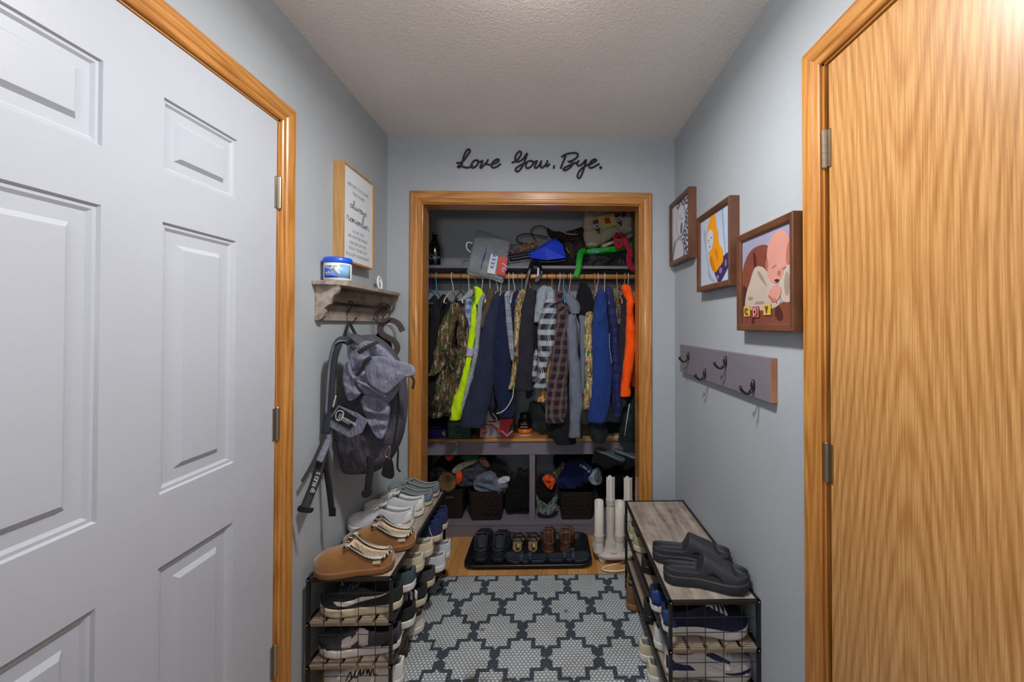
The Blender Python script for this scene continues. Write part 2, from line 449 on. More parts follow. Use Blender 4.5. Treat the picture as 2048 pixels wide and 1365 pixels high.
# ------------------------------------------------------------------ rug
def build_rug():
    x0, x1, y0, y1 = -.632, .600, -.2, 2.262
    nx, ny = int((x1-x0)/.0062), int((y1-y0)/.0056)
    PX, PY = .2205, .1535; cx, cy = -.005, 2.159
    def lattice(x, y):
        best = False
        for r in (-1, 0, 1):
            row = round((y-cy)/PY)+r
            yy = y-(cy+row*PY); off = cx+(PX/2 if row % 2 else 0)
            xx = x-off; xx -= round(xx/PX)*PX
            ax, ay = abs(xx), abs(yy)
            if (ax < .087 and ay < .045) or (ax < .046 and ay < .090) or (ax+ay*1.3 < .103) or (ay+ax*1.5 < .108): return True
        return False
    vs = []; fs = []
    for j in range(ny+1):
        for i in range(nx+1):
            e = min(i, nx-i, j, ny-j)
            vs.append((lerp(x0, x1, i/nx), lerp(y0, y1, j/ny), .009 if e > 0 else .001))
    for j in range(ny):
        for i in range(nx): a = j*(nx+1)+i; fs.append((a, a+1, a+nx+2, a+nx+1))
    me = bpy.data.meshes.new('rug'); me.from_pydata(vs, [], fs)
    at = me.color_attributes.new('pattern', 'FLOAT_COLOR', 'CORNER')
    rnd = random.Random(3); buf = []
    for j in range(ny):
        for i in range(nx):
            x, y = lerp(x0, x1, (i+.5)/nx), lerp(y0, y1, (j+.5)/ny)
            v = 1. if lattice(x, y) else 0.
            edge = min(x-x0, x1-x, y1-y) < .012
            st = 0.
            for (sx, sy, sr) in ((-.30, 1.60, .03), (-.25, 1.57, .035), (-.20, 1.50, .045), (-.17, 1.585, .025), (-.205, 1.47, .03), (-.05, 1.57, .014), (-.30, 1.86, .012), (.09, 1.97, .012), (-.02, 1.52, .012)):
                d = math.hypot(x-sx, y-sy)/sr
                if d < 1.4: st = max(st, 1.2-d+.5*nz(x, y, 0, 60))
            if edge: v = .15
            buf += [v, max(0, min(1, st)), rnd.random(), 1]*4
    at.data.foreach_set('color', buf)
    t = NT('rug_weave'); vc = t.n('ShaderNodeVertexColor', layer_name='pattern'); sc = t.n('ShaderNodeSeparateColor'); t.l(vc.outputs[0], sc.inputs[0])
    sp = t.n('ShaderNodeSeparateXYZ'); t.l(t.co(), sp.inputs[0])
    row = t.math('FLOOR', t.math('MULTIPLY', sp.outputs[1], 1/.0128))
    ph = t.math('MULTIPLY', t.math('MODULO', t.math('ABSOLUTE', row), 2.), PI)
    sx = t.math('SINE', t.math('ADD', t.math('MULTIPLY', sp.outputs[0], 2*PI/.0168), ph))
    sy = t.math('ABSOLUTE', t.math('SINE', t.math('MULTIPLY', sp.outputs[1], PI/.0128)))
    h = t.math('MULTIPLY', t.math('MULTIPLY_ADD', sx, .5, .5), sy)
    light = t.mix(h, srgb(130, 140, 148), srgb(238, 242, 242)); dark = t.mix(h, srgb(50, 60, 70), srgb(78, 90, 102))
    c = t.mix(t.math('MULTIPLY_ADD', sc.outputs[2], .18, 0.), t.mix(sc.outputs[0], dark, light), srgb(120, 124, 128))
    wear = t.ramp(t.noise(t.co(), 5, 4), [(.45, (1, 1, 1, 1)), (.75, (.82, .80, .76, 1))])
    c = t.mix(1., c, wear, 'MULTIPLY')
    t.col(t.mix(t.math('MULTIPLY', sc.outputs[1], .75), c, srgb(66, 58, 44)))
    t.bump(h, .9, .004); me.materials.append(t.set(.95, 0, .15))
    o = bpy.data.objects.new('rug', me); COL.objects.link(o)
    tag(o, 'woven pale grey rug with a dark blue grey stepped trellis pattern', 'rug')
build_rug()

# ------------------------------------------------------------------ shoe racks
def greywood(name, axis):
    t = NT(name); i = 'xyz'.index(axis); s = [1, 1, 1]; s[i] = .1
    n1 = t.noise(t.co('Object', tuple(s)), 26, 6, .62); n2 = t.noise(t.co(), 12, 4, .6)
    f = t.math('ADD', t.math('MULTIPLY', n1, .7), t.math('MULTIPLY', n2, .35))
    t.col(t.ramp(f, [(.36, srgb(96, 86, 80)), (.48, srgb(136, 125, 117)), (.62, srgb(170, 160, 150))]))
    t.bump(n1, .1, .001); return t.set(.5, 0, .4)
M_gw = greywood('grey_oak_board', 'y')
M_slat = plain('taupe_slat', (148, 134, 116), .55, var=.08)
RW, RL, RZ = .314, .78, .464
SH1, SH2 = .306, .148
def rack(name, label, loc):
    r = thing(name, label, 'shoe rack', loc)
    hx, hy, tb = RW/2, RL/2, .006
    f = MB()
    for sx in (-1, 1):
        for sy in (-1, 1):
            f.box(sx*(hx-tb)-tb, sx*(hx-tb)+tb, sy*(hy-tb)-tb, sy*(hy-tb)+tb, 0, RZ-.001)
    for z in (RZ-.0125,):
        for sx in (-1, 1): f.box(sx*(hx-tb)-tb, sx*(hx-tb)+tb, -hy, hy, z, z+.0125)
        for sy in (-1, 1): f.box(-hx, hx, sy*(hy-tb)-tb, sy*(hy-tb)+tb, z, z+.0125)
    for z in (SH1, SH2):
        for sx in (-1, 1): f.box(sx*(hx-tb)-tb, sx*(hx-tb)+tb, -hy, hy, z-.020, z)
    for sy in (-1, 1): f.box(-hx, hx, sy*(hy-tb)-tb, sy*(hy-tb)+tb, 0.008, .020)
    obj('frame', f, M_black, r, bevel=.0012, local=True)
    obj('top_board', MB().box(-hx+.012, hx-.012, -hy+.012, hy-.012, RZ-.0115, RZ-.0015), M_gw, r, bevel=.001, local=True)
    for z in (SH1, SH2):
        s = MB(); n = 5; ww = (RW-.026-.012*(n-1))/n
        for k in range(n):
            a = -hx+.013+k*(ww+.012); s.box(a, a+ww, -hy+.002, hy-.002, z-.009, z-.001)
        for k in range(3):
            yy = lerp(-hy+.006, hy-.018, k/2); s.box(-hx+.013, hx-.013, yy, yy+.012, z-.021, z-.009)
        obj('slatted_shelf', s, M_slat, r, bevel=.0008, local=True)
    for sy in (-1, 1):
        m = MB(); y = sy*(hy-.006)
        for k in range(1, 5): x = -hx+RW*k/5; m.tube([(x, y, .012), (x, y, RZ-.008)], .0014, 6)
        for k in range(1, 9): z = RZ-.008-k*.0505; m.tube([(-hx+.01, y, z), (hx-.01, y, z)], .0014, 6)
        obj('wire_grid', m, M_black, r, local=True)
    for sy in (-1, 1):
        for sx in (-1, 1):
            for z in (RZ-.006, SH1-.012, SH2-.012): obj('rivet', MB().ball((sx*(hx-tb), sy*hy, z), .0032, 8, 4), M_nickel, r, smooth=True, local=True)
    return r
LRX, LRY = -.731, 1.893
RRX, RRY = .568, 1.743
rack('shoe_rack', 'low black metal shoe rack along the left wall with slippers on top', (LRX, LRY, .009))
rack('shoe_rack', 'low black metal shoe rack along the right wall with black slides on top', (RRX, RRY, .009))
TOP = RZ+.009; S1 = SH1+.009; S2 = SH2+.009; FLR = .010

# ------------------------------------------------------------------ shoes
HWX = [0, .02, .08, .2, .4, .55, .72, .85, .94, .985, 1]
HWY = [.26, .42, .62, .68, .66, .80, .97, .93, .72, .44, .22]
M_dark_in = plain('dark_lining', (28, 28, 30), .9)
class Shoe:
    def __init__(s, name, label, loc, rz, L=.285, W=.104, upper=None, lining=None, sole=None, hc=.075, hv=.088, ht=.048,
                 sh=.028, t0=.03, t1=.46, group=None, opens=None, spring=.012, dip=.014, cat='shoe', fill=0., wcf=.80, cexp=2.):
        s.fill, s.wcf, s.cexp = fill, wcf, cexp
        s.L, s.W, s.hc, s.hv, s.ht, s.sh, s.t0, s.t1, s.spring, s.dip = L, W, hc, hv, ht, sh, t0, t1, spring, dip
        s.opens = opens
        s.r = thing(name, label, cat, loc, rz, group)
        s.sole(sole); s.upper(upper, lining or M_dark_in)
    def x(s, t): return (t-.5)*s.L
    def hw(s, t): return interp(t, HWX, HWY)*s.W/2
    def cy(s, t): return .006*math.sin(PI*t*1.2)
    def sp(s, t): return s.spring*max(0, (t-.68)/.32)**2+.004*max(0, (.12-t)/.12)
    def o(s, t):
        if s.opens: return s.opens(t)
        return sstep(t, s.t0, s.t0+.04)*(1-sstep(t, s.t1, s.t1+.07))
    def pt(s, t, q, off=0.):
        w = s.hw(t)*.95; zb = s.sh*.82+s.sp(t); a = abs(q); sg = 1 if q >= 0 else -1
        h = interp(t, [0, .06, .3, s.t1+.02, .62, .78, .9, 1], [s.hc*.86, s.hc, s.hv, s.hv, lerp(s.hv, s.ht, .45), s.ht, s.ht*.86, s.ht*.45])
        an = (1-a)*PI/2
        y1 = w*max(0, math.cos(an))**.62; z1 = h*max(0, math.sin(an))**.8
        c = lerp(s.hc, s.hv, min(1, (t/s.t1))**s.cexp)-s.dip*math.sin(PI*min(1, t/s.t1)); wc = w*(.93 if s.hc < .045 else s.wcf)
        if s.opens: c = s.hc+.006*abs(2*t-1)
        k = .45
        if a >= k:
            u = (1-a)/(1-k); y2 = lerp(w, wc, u**1.4); z2 = c*u
        else:
            u = a/k; y2 = (wc-.007)*u**.45; z2 = lerp(.006, c*.8, s.fill)+(c-lerp(.004, c*.8, s.fill))*u**4
        o = s.o(t); y = lerp(y1, y2, o); z = lerp(z1, z2, o)
        return V((s.x(t), sg*(y+off)+s.cy(t), zb+z+off*.3))
    def sole(s, mat):
        n = 22; ts = [i/n for i in range(n+1)]
        def loop(sc, z, zs):
            out = []
            for t in ts: out.append((s.x(.5+(t-.5)*(1+(sc-1)*.35)), s.hw(t)*sc+s.cy(t), z+s.sp(t)*zs))
            for t in ts[::-1]: out.append((s.x(.5+(t-.5)*(1+(sc-1)*.35)), -s.hw(t)*sc+s.cy(t), z+s.sp(t)*zs))
            return out
        h = s.sh
        m = MB().loft([loop(.86, 0, 1), loop(.97, .002, 1), loop(1.03, h*.3, 1), loop(1.0, h*.55, 1), loop(1.03, h*.8, 1), loop(1.0, h, 1), loop(.9, h*1.0, 1)])
        o = obj('sole', m, mat, s.r, smooth=True, local=True)
        return o
    def upper(s, mu, ml):
        ts = [0, .012, .03, .05, .075, .11, .16, .22, .29, .36, .40, .43, .46, .48, .50, .54, .58, .63, .69, .75, .79, .82, .85, .89, .94, .975, 1]
        qs = [1-i/12 for i in range(25)]
        rings = [[s.pt(t, q) for q in qs] for t in ts]
        m = MB(); n = len(qs)
        m.loft(rings, False, False)
        m.add(rings[0]+[], [tuple(range(n))]); m.add(rings[-1], [tuple(range(n))])
        for k, f in enumerate(m.f[:len(m.f)-2]):
            i, j = divmod(k, n-1)
            q = abs((qs[j]+qs[j+1])/2)
            if q < .45 and s.o((ts[i]+ts[i+1])/2) > .5: m.mi[k] = 1
        obj('upper', m, [mu, ml], s.r, smooth=True, local=True, sub=1)
    def laces(s, mat, n=5, t1=None, t2=.72, r=.0024, bow=True):
        m = MB(); t1 = t1 or s.t1+.05
        for i in range(n):
            t = lerp(t1, t2, i/(n-1)); u = min(t+.018, .9)
            w = .40
            for a, b, ta, tb in ((-w, w, t, u), (w, -w, t, u)):
                m.tube([s.pt(lerp(ta, tb, k/6), lerp(a, b, k/6), .0)+V((0, 0, .004)) for k in range(7)], r, 6)
        if bow:
            c = s.pt(t1+.01, 0)+V((0, 0, .006))
            for sg in (-1, 1):
                m.tube(cr([c, c+V((-.01, sg*.022, .010)), c+V((.006, sg*.042, -.002)), c+V((.018, sg*.024, .0)), c], 5), r, 6)
                m.tube(cr([c, c+V((.014, sg*.012, .004)), c+V((.03, sg*.03, -.012))], 5), r*.9, 6)
        obj('laces', m, mat, s.r, smooth=True, local=True)
    def tongue(s, mat):
        rows = []
        for t, dz in ((s.t1+.12, .002), (s.t1+.06, .003), (s.t1, .005), (s.t1-.04, .010), (s.t1-.06, .013)):
            base = s.pt(s.t1+.07, 0); z = s.pt(max(t, s.t1+.07), 0).z+dz
            rows.append([V((s.x(t), lerp(-.016, .016, k/6)+s.cy(t), z-((k-3)/3)**2*.006)) for k in range(7)])
        obj('tongue', MB().grid(rows), mat, s.r, smooth=True, local=True, solid=.005)
    def decal(s, name, ts, lo, hi, mat, side=1, off=.0016):
        rows = []
        T = [ts[0]+(ts[-1]-ts[0])*i/24 for i in range(25)]
        asc = ts[0] < ts[-1]
        for t in T:
            a = interp(t, ts if asc else ts[::-1], lo if asc else lo[::-1]); b = interp(t, ts if asc else ts[::-1], hi if asc else hi[::-1])
            rows.append([s.pt(t, side*(1-.55*lerp(a, b, k/3)), off) for k in range(4)])
        return obj(name, MB().grid(rows), mat, s.r, smooth=True, local=True, solid=.0012)
    def swoosh(s, mat, side=1):
        return s.decal('side_swoosh', [.12, .25, .40, .55, .66, .74, .79], [.80, .58, .36, .20, .16, .34, .66], [.84, .68, .52, .42, .46, .66, .70], mat, side)
    def collar(s, mat, r=.005, name='collar', braid=None):
        ta, tb = s.t0+.035, s.t1+.02
        pts = [s.pt(lerp(ta, tb, i/12), .45) for i in range(13)]
        pts += [V((lerp(pts[-1].x, pts[-1].x+.012, 1), 0+s.cy(tb), s.pt(tb+.05, 0).z))]
        pts += [s.pt(lerp(tb, ta, i/12), -.45) for i in range(13)]
        pts += [V((pts[0].x-.012, s.cy(ta), pts[0].z))]
        ring = cr(pts, 4, True); ring.append(ring[0])
        m = MB().tube(ring, r, 8)
        c = obj(name, m, mat, s.r, smooth=True, local=True)
        if braid:
            b = MB(); L = 0
            for i in range(len(ring)-1):
                if i % 2: continue
                p, q = ring[i], ring[i+1]; d = (q-p).normalized(); up = V((0, 0, 1)); sd = d.cross(up).normalized()
                for sg in (-1, 1):
                    b.tube([p+up*r*.85-d*.0035, p+sd*sg*r*1.05+up*.001+d*.0035], .0024, 5)
            obj('braid_stitching', b, braid, c, smooth=True, local=True)
        return c
def fluff(name, parent, pts_fn, n, mat, ln=.01, r=.0012, seed=1):
    rnd = random.Random(seed); m = MB()
    for i in range(n):
        p, d = pts_fn(rnd); d = (d+V((rnd.uniform(-.5, .5), rnd.uniform(-.5, .5), rnd.uniform(-.3, .5)))).normalized()
        a = d.orthogonal().normalized()*r; b = d.cross(a).normalized()*r
        l = ln*rnd.uniform(.6, 1.2)
        m.add([p+a, p-a*.5+b*.87, p-a*.5-b*.87, p+d*l+V((0, 0, -l*.2))], [(0, 1, 3), (1, 2, 3), (2, 0, 3)])
    return obj(name, m, mat, parent, local=True)

M_suede = plain('tan_suede', (148, 102, 52), .95, bump=.5, bscale=350, var=.12, sheen=.5, spec=.2)
M_suede_sole = plain('tan_rubber_sole', (132, 90, 52), .7, bump=.2)
M_fleece = plain('cream_fleece', (214, 196, 172), 1., bump=.9, bscale=260, var=.08, sheen=.4)
M_braidw = plain('white_braid', (230, 226, 214), .8); M_braidd = plain('dark_braid', (40, 38, 40), .8)
M_wsole = plain('white_midsole', (222, 220, 214), .55, var=.04)
M_csole = plain('cream_midsole', (206, 194, 168), .65, var=.06)
M_ltgrey = plain('pale_grey_knit', (206, 210, 216), .85, bump=.5, bscale=420)
M_offw = plain('off_white_lace', (226, 228, 226), .8)
M_blk_up = plain('black_mesh', (32, 33, 36), .8, bump=.4, bscale=420)
M_char = plain('charcoal_mesh', (66, 66, 76), .85, bump=.4, bscale=420)
M_bluegr = plain('blue_grey_canvas', (128, 138, 142), .9, bump=.3, bscale=420)
M_lining_g = plain('grey_lining', (150, 152, 154), .9)
M_navy = plain('navy_suede', (34, 42, 86), .85, bump=.3)
M_bluein = plain('blue_lining', (50, 82, 150), .9)
M_slate = plain('slate_heel', (98, 118, 138), .8)
M_teal = plain('teal_green_mesh', (62, 80, 86), .85, bump=.4, bscale=420)
def slipper(loc, rz, label):
    s = Shoe('slipper', label, loc, rz, .285, .118, M_suede, M_fleece, M_suede_sole, hc=.044, hv=.100, ht=.062, sh=.026, t0=.05, t1=.53, dip=.022, fill=.65, wcf=1.0, cexp=1.2, spring=.006, group='tan suede slippers', cat='slipper')
    s.collar(M_braidd, .0065, 'collar_trim', M_braidw)
    def f(rnd):
        t = rnd.uniform(.12, .52); q = rnd.uniform(-.36, .36); p = s.pt(t, q); return p, V((0, -q, 1))
    fluff('fleece_lining', s.r, f, 1100, M_fleece, .010, .0022)
    p = s.pt(.17, -.62, .001)
    obj('side_tag', MB().box(p.x-.014, p.x+.014, p.y-.0035, p.y-.0015, p.z-.006, p.z+.006), plain('cream_tag', (214, 200, 170), .8), s.r, local=True)
    p2 = s.pt(.17, .62, .001)
    obj('side_tag', MB().box(p2.x-.014, p2.x+.014, p2.y+.0015, p2.y+.0035, p2.z-.006, p2.z+.006), MC['cream_tag'], s.r, local=True)
    return s
slipper((-.735, 1.552, TOP), PI+.09, 'tan suede slipper with braided collar at the front corner of left rack')
slipper((-.700, 1.700, TOP), PI+.14, 'tan suede slipper standing behind the front slipper, before white sneakers')
def white_sneaker(loc, rz, label):
    s = Shoe('sneaker', label, loc, rz, .285, .104, M_ltgrey, M_lining_g, M_wsole, hc=.074, hv=.092, ht=.05, sh=.03, group='pale grey sneakers on the left rack')
    s.tongue(M_ltgrey); s.laces(M_offw, 6)
    s.decal('heel_panel', [.02, .10, .16], [.02, .02, .02], [.85, .55, .1], M_wsole, 1); s.decal('heel_panel', [.02, .10, .16], [.02, .02, .02], [.85, .55, .1], M_wsole, -1)
white_sneaker((-.766, 1.868, TOP), PI+.12, 'pale grey laced sneaker just behind the tan slippers')
white_sneaker((-.752, 1.992, TOP), PI+.06, 'pale grey laced sneaker between its twin and the blue grey shoes')
def boat(loc, rz, label):
    s = Shoe('deck_shoe', label, loc, rz, .28, .10, M_bluegr, plain('brown_insole', (120, 104, 90), .8), M_csole, hc=.05, hv=.064, ht=.045, sh=.026, t1=.52, group='blue grey deck shoes')
    s.collar(M_bluegr, .006); s.laces(M_lining_g, 3, .60, .70, .002, True)
    for sd in (1, -1): s.decal('heel_patch', [.0, .1, .2], [.0, .0, .0], [.9, .8, .1], M_slate, sd)
boat((-.742, 2.112, TOP), PI+.0, 'blue grey canvas deck shoe, second from far end of left rack')
boat((-.735, 2.220, TOP), PI-.06, 'blue grey canvas deck shoe at the far end of left rack')

def sneaker(loc, rz, label, up, so, lin=M_dark_in, lace=None, sw=None, L=.29, group=None, hc=.072, name='sneaker', **k):
    s = Shoe(name, label, loc, rz, L, .104, up, lin, so, hc=hc, hv=hc+.018, ht=.05, sh=.032, group=group, **k)
    if lace: s.tongue(up); s.laces(lace, 5)
    if sw:
        for sd in (1, -1): s.swoosh(sw, sd)
    return s
# left rack, upper slatted shelf
M_swoosh = plain('white_side_mark', (225, 220, 218), .6)
s = sneaker((-.715, 1.572, S1), PI+.06, 'black running sneaker with white side mark, front of upper shelf, left rack', M_blk_up, M_csole, lace=M_char, sw=M_swoosh, L=.30, group='black running sneakers')
s = sneaker((-.70, 1.690, S1), PI-.03, 'black and teal sneaker behind the white-marked running sneaker', M_teal, M_wsole, lace=M_char, L=.30)
sneaker((-.698, 1.815, S1), PI-.02, 'cream casual shoe on upper shelf of left rack, nearer of pair', M_csole, M_csole, M_lining_g, hc=.055)
sneaker((-.690, 1.925, S1), PI+.03, 'cream casual shoe on upper shelf of left rack, farther of pair', M_csole, M_csole, M_lining_g, hc=.055)
for y, lb in ((2.06, 'navy high sneaker with cream sole under the deck shoes, nearer one'), (2.17, 'navy high sneaker with cream sole at far end of upper shelf')):
    s = sneaker((-.683, y, S1), PI+.04, lb, M_navy, M_csole, M_bluein, hc=.088, lace=M_offw, group='navy high sneakers')
    s.collar(M_navy, .006)
    for sd in (1, -1): s.decal('heel_piping', [.13, .17, .2], [.0, .3, .7], [.06, .4, .8], M_swoosh, sd)
# left rack, lower slatted shelf
s = sneaker((-.722, 1.580, S2), PI+.05, 'charcoal sneaker with bold white letter patch, front of lower shelf', M_char, M_wsole, lace=M_blk_up, L=.30, group='charcoal sneakers')
for sd in (1, -1):
    s.decal('side_letter', [.36, .42, .47], [.2, .12, .2], [.85, .9, .85], M_swoosh, sd)
    s.decal('side_letter', [.44, .50, .58], [.5, .30, .12], [.85, .75, .5], M_swoosh, sd)
    s.decal('side_letter', [.56, .62, .67], [.1, .08, .12], [.75, .8, .7], M_swoosh, sd)
    s.decal('toe_overlay', [.80, .9, .99], [.0, .0, .0], [.3, .45, .5], M_blk_up, sd)
    s.decal('heel_overlay', [.02, .08, .2], [.0, .0, .0], [.7, .5, .15], M_blk_up, sd)
s = sneaker((-.70, 1.700, S2), PI+.02, 'dark sneaker with white striped heel behind the charcoal sneaker', M_blk_up, M_wsole, lace=M_char)
s = sneaker((-.69, 1.83, S2), PI-.02, 'black shoe with white heel stripes, middle of lower shelf', M_blk_up, M_csole)
for sd in (1, -1):
    for k in range(3): s.decal('stripe', [.10+.07*k, .12+.07*k, .14+.07*k], [.1, .1, .3], [.7, .8, .85], M_swoosh, sd)
sneaker((-.69, 1.955, S2), PI, 'grey shoe left of the aisle on lower shelf, third from far end', M_char, M_csole)
for y, lb in ((2.07, 'light grey trainer below the navy high sneakers, nearer one'), (2.18, 'light grey trainer at far end of lower shelf, left rack')):
    s = sneaker((-.668, y, S2), PI+.04, lb, M_ltgrey, M_wsole, M_lining_g, lace=M_offw, group='light grey trainers on lower shelf')
# left rack, floor level
s = sneaker((-.71, 1.585, FLR), PI+.05, 'white sneaker with black scribbled lettering at the bottom of left rack', M_wsole, M_wsole, M_lining_g, L=.30, hc=.082, group=None)
m = MB()
for x, y in ((0, 0),):
    def sc(pts):
        m.tube(cr([s.pt(t, 1-.55*b, .002) for t, b in pts], 5), .0022, 6)
    sc([(.66, .5), (.62, .95), (.60, .5), (.64, .35), (.58, .55), (.55, .9), (.56, .5), (.52, .5), (.50, .8), (.49, .45), (.46, .6)])
    sc([(.46, .5), (.43, .95), (.42, .5), (.40, .7), (.38, .45), (.36, .7), (.33, .95), (.34, .6), (.29, .5)])
obj('black_script', m, M_blackpl, s.r, smooth=True, local=True)
sneaker((-.735, 1.72, FLR), PI, 'brown leather shoe on floor under the left rack', plain('brown_leather', (96, 66, 44), .55, var=.12), M_blackpl, hc=.06)
sneaker((-.71, 1.86, FLR), PI, 'white sneaker poking out under the left rack', M_wsole, M_wsole, M_lining_g)

# right rack
M_foam = plain('black_foam', (44, 46, 52), .62, bump=.25, bscale=300, var=.12)
def slide(loc, rz, label):
    op = lambda t: 1-sstep(t, .40, .48)*(1-sstep(t, .79, .87))
    s = Shoe('slide_sandal', label, loc, rz, .292, .122, M_foam, M_foam, M_foam, hc=.024, hv=.080, ht=.046, sh=.034, opens=op, dip=.004, spring=.006, group='black foam slides', cat='sandal')
    for sd in (1, -1):
        r = MB()
        for k in range(34):
            t = .03+.94*k/33
            p = V((s.x(t), sd*s.hw(t)*1.03+s.cy(t), .004+s.sp(t))); r.tube([p, p+V((0, 0, .012))], .0016, 5)
        obj('ribbed_edge', r, M_foam, s.r, local=True)
    for sd in (1, -1): s.decal('side_vent', [.50, .56, .62, .67], [.28, .36, .30, .14], [.30, .52, .46, .16], plain('vent_dark', (10, 10, 11), .9), sd, .0012)
    return s
slide((.572, 1.448, TOP), -.20, 'black foam slide sandal at the front of right rack')
slide((.566, 1.580, TOP), -.20, 'black foam slide sandal lying behind its twin on right rack')
M_navyk = plain('navy_knit', (30, 34, 66), .9, bump=.9, bscale=150, var=.3)
M_blues = plain('blue_satin_heel', (28, 60, 130), .45)
for y, rz, lb in ((1.432, -.06, 'navy knit sneaker behind the wire grid, front of right rack'), (1.545, .0, 'navy knit sneaker with shiny blue heel, second on right rack')):
    s = sneaker((.560 if y < 1.5 else .545, y, S1), rz, lb, M_navyk, M_wsole, lace=M_offw, L=.295, group='navy knit sneakers', hc=.072)
    for sd in (1, -1): s.decal('heel_panel', [.0, .08, .16], [.0, .0, .0], [.95, .85, .1], M_blues, sd)
obj2 = thing('small_box', 'small pale box tucked behind the navy knit sneakers', 'box', (.60, 1.64, S1))
obj('carton', MB().box(.545, .655, 1.610, 1.68, S1, S1+.12), plain('pale_carton', (196, 200, 196), .8), obj2, bevel=.002)
mm = MB()
for k in range(9): mm.box(.56+.008*k, .562+.008*k+.002*(k % 3), 1.6085, 1.6097, S1+.085, S1+.108)
obj('printed_lines', mm, plain('print_grey', (80, 84, 88), .8), obj2)
for y, lb in ((1.78, 'dark loafer in the middle of the upper shelf, right rack'), (1.685, 'black loafer behind the pale box, right rack')):
    if y > 1.7: sneaker((.565, y, S1), 0, lb, M_blk_up, M_blackpl, hc=.05)
M_khaki = plain('khaki_canvas', (168, 158, 122), .9)
for y, lb in ((1.945, 'khaki canvas shoe near the far end of right rack, nearer one'), (2.045, 'khaki canvas shoe at the far end of right rack')):
    sneaker((.562, y, S1), .02, lb, M_khaki, M_csole, M_lining_g, hc=.06, group='khaki canvas shoes')
s = sneaker((.575, 1.440, S2), -.05, 'white trainer with navy panels behind the wire grid', M_wsole, M_wsole, M_lining_g, lace=M_offw, L=.30, group='white and navy trainers')
M_nvp = plain('navy_panel', (34, 40, 84), .6)
for sd in (1, -1):
    s.swoosh(M_swoosh, sd)
    s.decal('navy_toe_overlay', [.66, .74, .86, .97], [.0, .0, .0, .0], [.10, .18, .30, .4], M_nvp, sd, .001)
    s.decal('navy_lace_overlay', [.46, .56, .72], [.62, .60, .75], [.98, .98, .98], M_nvp, sd, .001)
    s.decal('navy_heel_overlay', [.0, .10, .26, .34], [.0, .0, .0, .0], [.8, .45, .35, .05], M_nvp, sd, .001)
s = sneaker((.56, 1.56, S2), .0, 'pale grey trainer behind the white and navy trainer', M_ltgrey, M_wsole, M_lining_g)
sneaker((.555, 1.70, S2), 0, 'black shoe in the middle of the lower shelf, right rack', M_blk_up, M_blackpl)
M_boot = plain('brown_boot_leather', (120, 86, 56), .6, var=.14); M_bootsole = plain('gum_sole', (150, 106, 66), .7)
for y, lb in ((1.99, 'brown work boot under the far end of right rack'), ):
    s = sneaker((.535, y, FLR), .05, lb, M_boot, M_bootsole, M_boot, hc=.115, lace=M_char); s.collar(plain('olive_collar', (92, 84, 60), .9), .008)
for x, y, lb, mt in ((.53, 1.69, 'cream slip-on on the floor under right rack, farther one', M_csole), (.54, 1.59, 'cream slip-on on the floor under right rack, nearer one', M_csole), (.55, 1.47, 'white sneaker with blue flash on the floor under right rack', M_ltgrey)):
    s = sneaker((x, y, FLR), .05, lb, mt, M_wsole, M_lining_g, hc=.058)
    if 'blue' in lb:
        for sd in (1, -1): s.decal('blue_heel_panel', [.0, .1, .2], [.2, .2, .3], [.9, .7, .4], plain('sky_panel', (120, 160, 205), .7), sd)

# ------------------------------------------------------------------ boot tray and what lies in it
def rrect(cx, cy, hx, hy, r, z, n=5):
    out = []
    for sx, sy, a0 in ((1, 1, 0), (-1, 1, PI/2), (-1, -1, PI), (1, -1, 3*PI/2)):
        for k in range(n+1):
            a = a0+PI/2*k/n; out.append((cx+sx*(hx-r)+r*math.cos(a), cy+sy*(hy-r)+r*math.sin(a), z))
    return out
TX, TY = -.112, 2.487
M_tray = plain('black_tray_plastic', (24, 26, 30), .38, bump=.1)
tr = obj('boot_tray', MB().loft([rrect(TX, TY, .348, .160, .05, .0), rrect(TX, TY, .368, .178, .06, .030), rrect(TX, TY, .374, .184, .06, .032),
      rrect(TX, TY, .370, .180, .06, .036), rrect(TX, TY, .362, .172, .055, .032), rrect(TX, TY, .338, .150, .05, .006)]), M_tray, smooth=True, bevel=.001)
tag(tr, 'shallow black plastic boot tray on the wood floor in the closet doorway', 'boot tray')
TZ = .0075
M_clog = plain('black_clog_foam', (38, 42, 50), .6, bump=.2, bscale=260, var=.14)
def clog(loc, rz, label, mat, lin, grp, tilt=0, sc=.27):
    s = Shoe('clog', label, loc, rz, sc, .122*sc/.27, mat, lin, mat, hc=.05, hv=.088, ht=.062, sh=.028, t0=.02, t1=.46, dip=.004, group=grp, cat='clog')
    s.collar(mat, .006, 'rim')
    m = MB()
    for t in (.62, .70, .78, .86):
        for q in (-.6, -.2, .2, .6):
            p = s.pt(t, q, .0006); m.ball(p, .0042, 6, 4)
    obj('vent_holes', m, MC['vent_dark'], s.r, smooth=True, local=True)['kind'] = 'stuff'
    if tilt: s.r.rotation_euler = (tilt, 0, rz)
    return s
M_clogin = plain('clog_footbed', (46, 58, 80), .7)
clog((-.400, 2.51, TZ), PI/2+.04, 'black foam clog at the left end of the boot tray', M_clog, M_clogin, 'black foam clogs', sc=.29)
clog((-.290, 2.50, TZ), PI/2-.02, 'black foam clog second from left in boot tray', M_clog, M_clogin, 'black foam clogs')
M_bclog = plain('brown_clog_leather', (96, 64, 46), .55, var=.12); M_bin = plain('brown_footbed', (78, 52, 34), .8)
s = clog((.010, 2.545, TZ), PI/2-.0, 'brown leather clog in the middle of the boot tray', M_bclog, M_bin, None, sc=.225)
s = clog((.122, 2.555, TZ), PI/2-.10, 'brown leather shoe with strap leaning at right of the brown clog', M_bclog, M_bin, None, sc=.225)
m = MB()
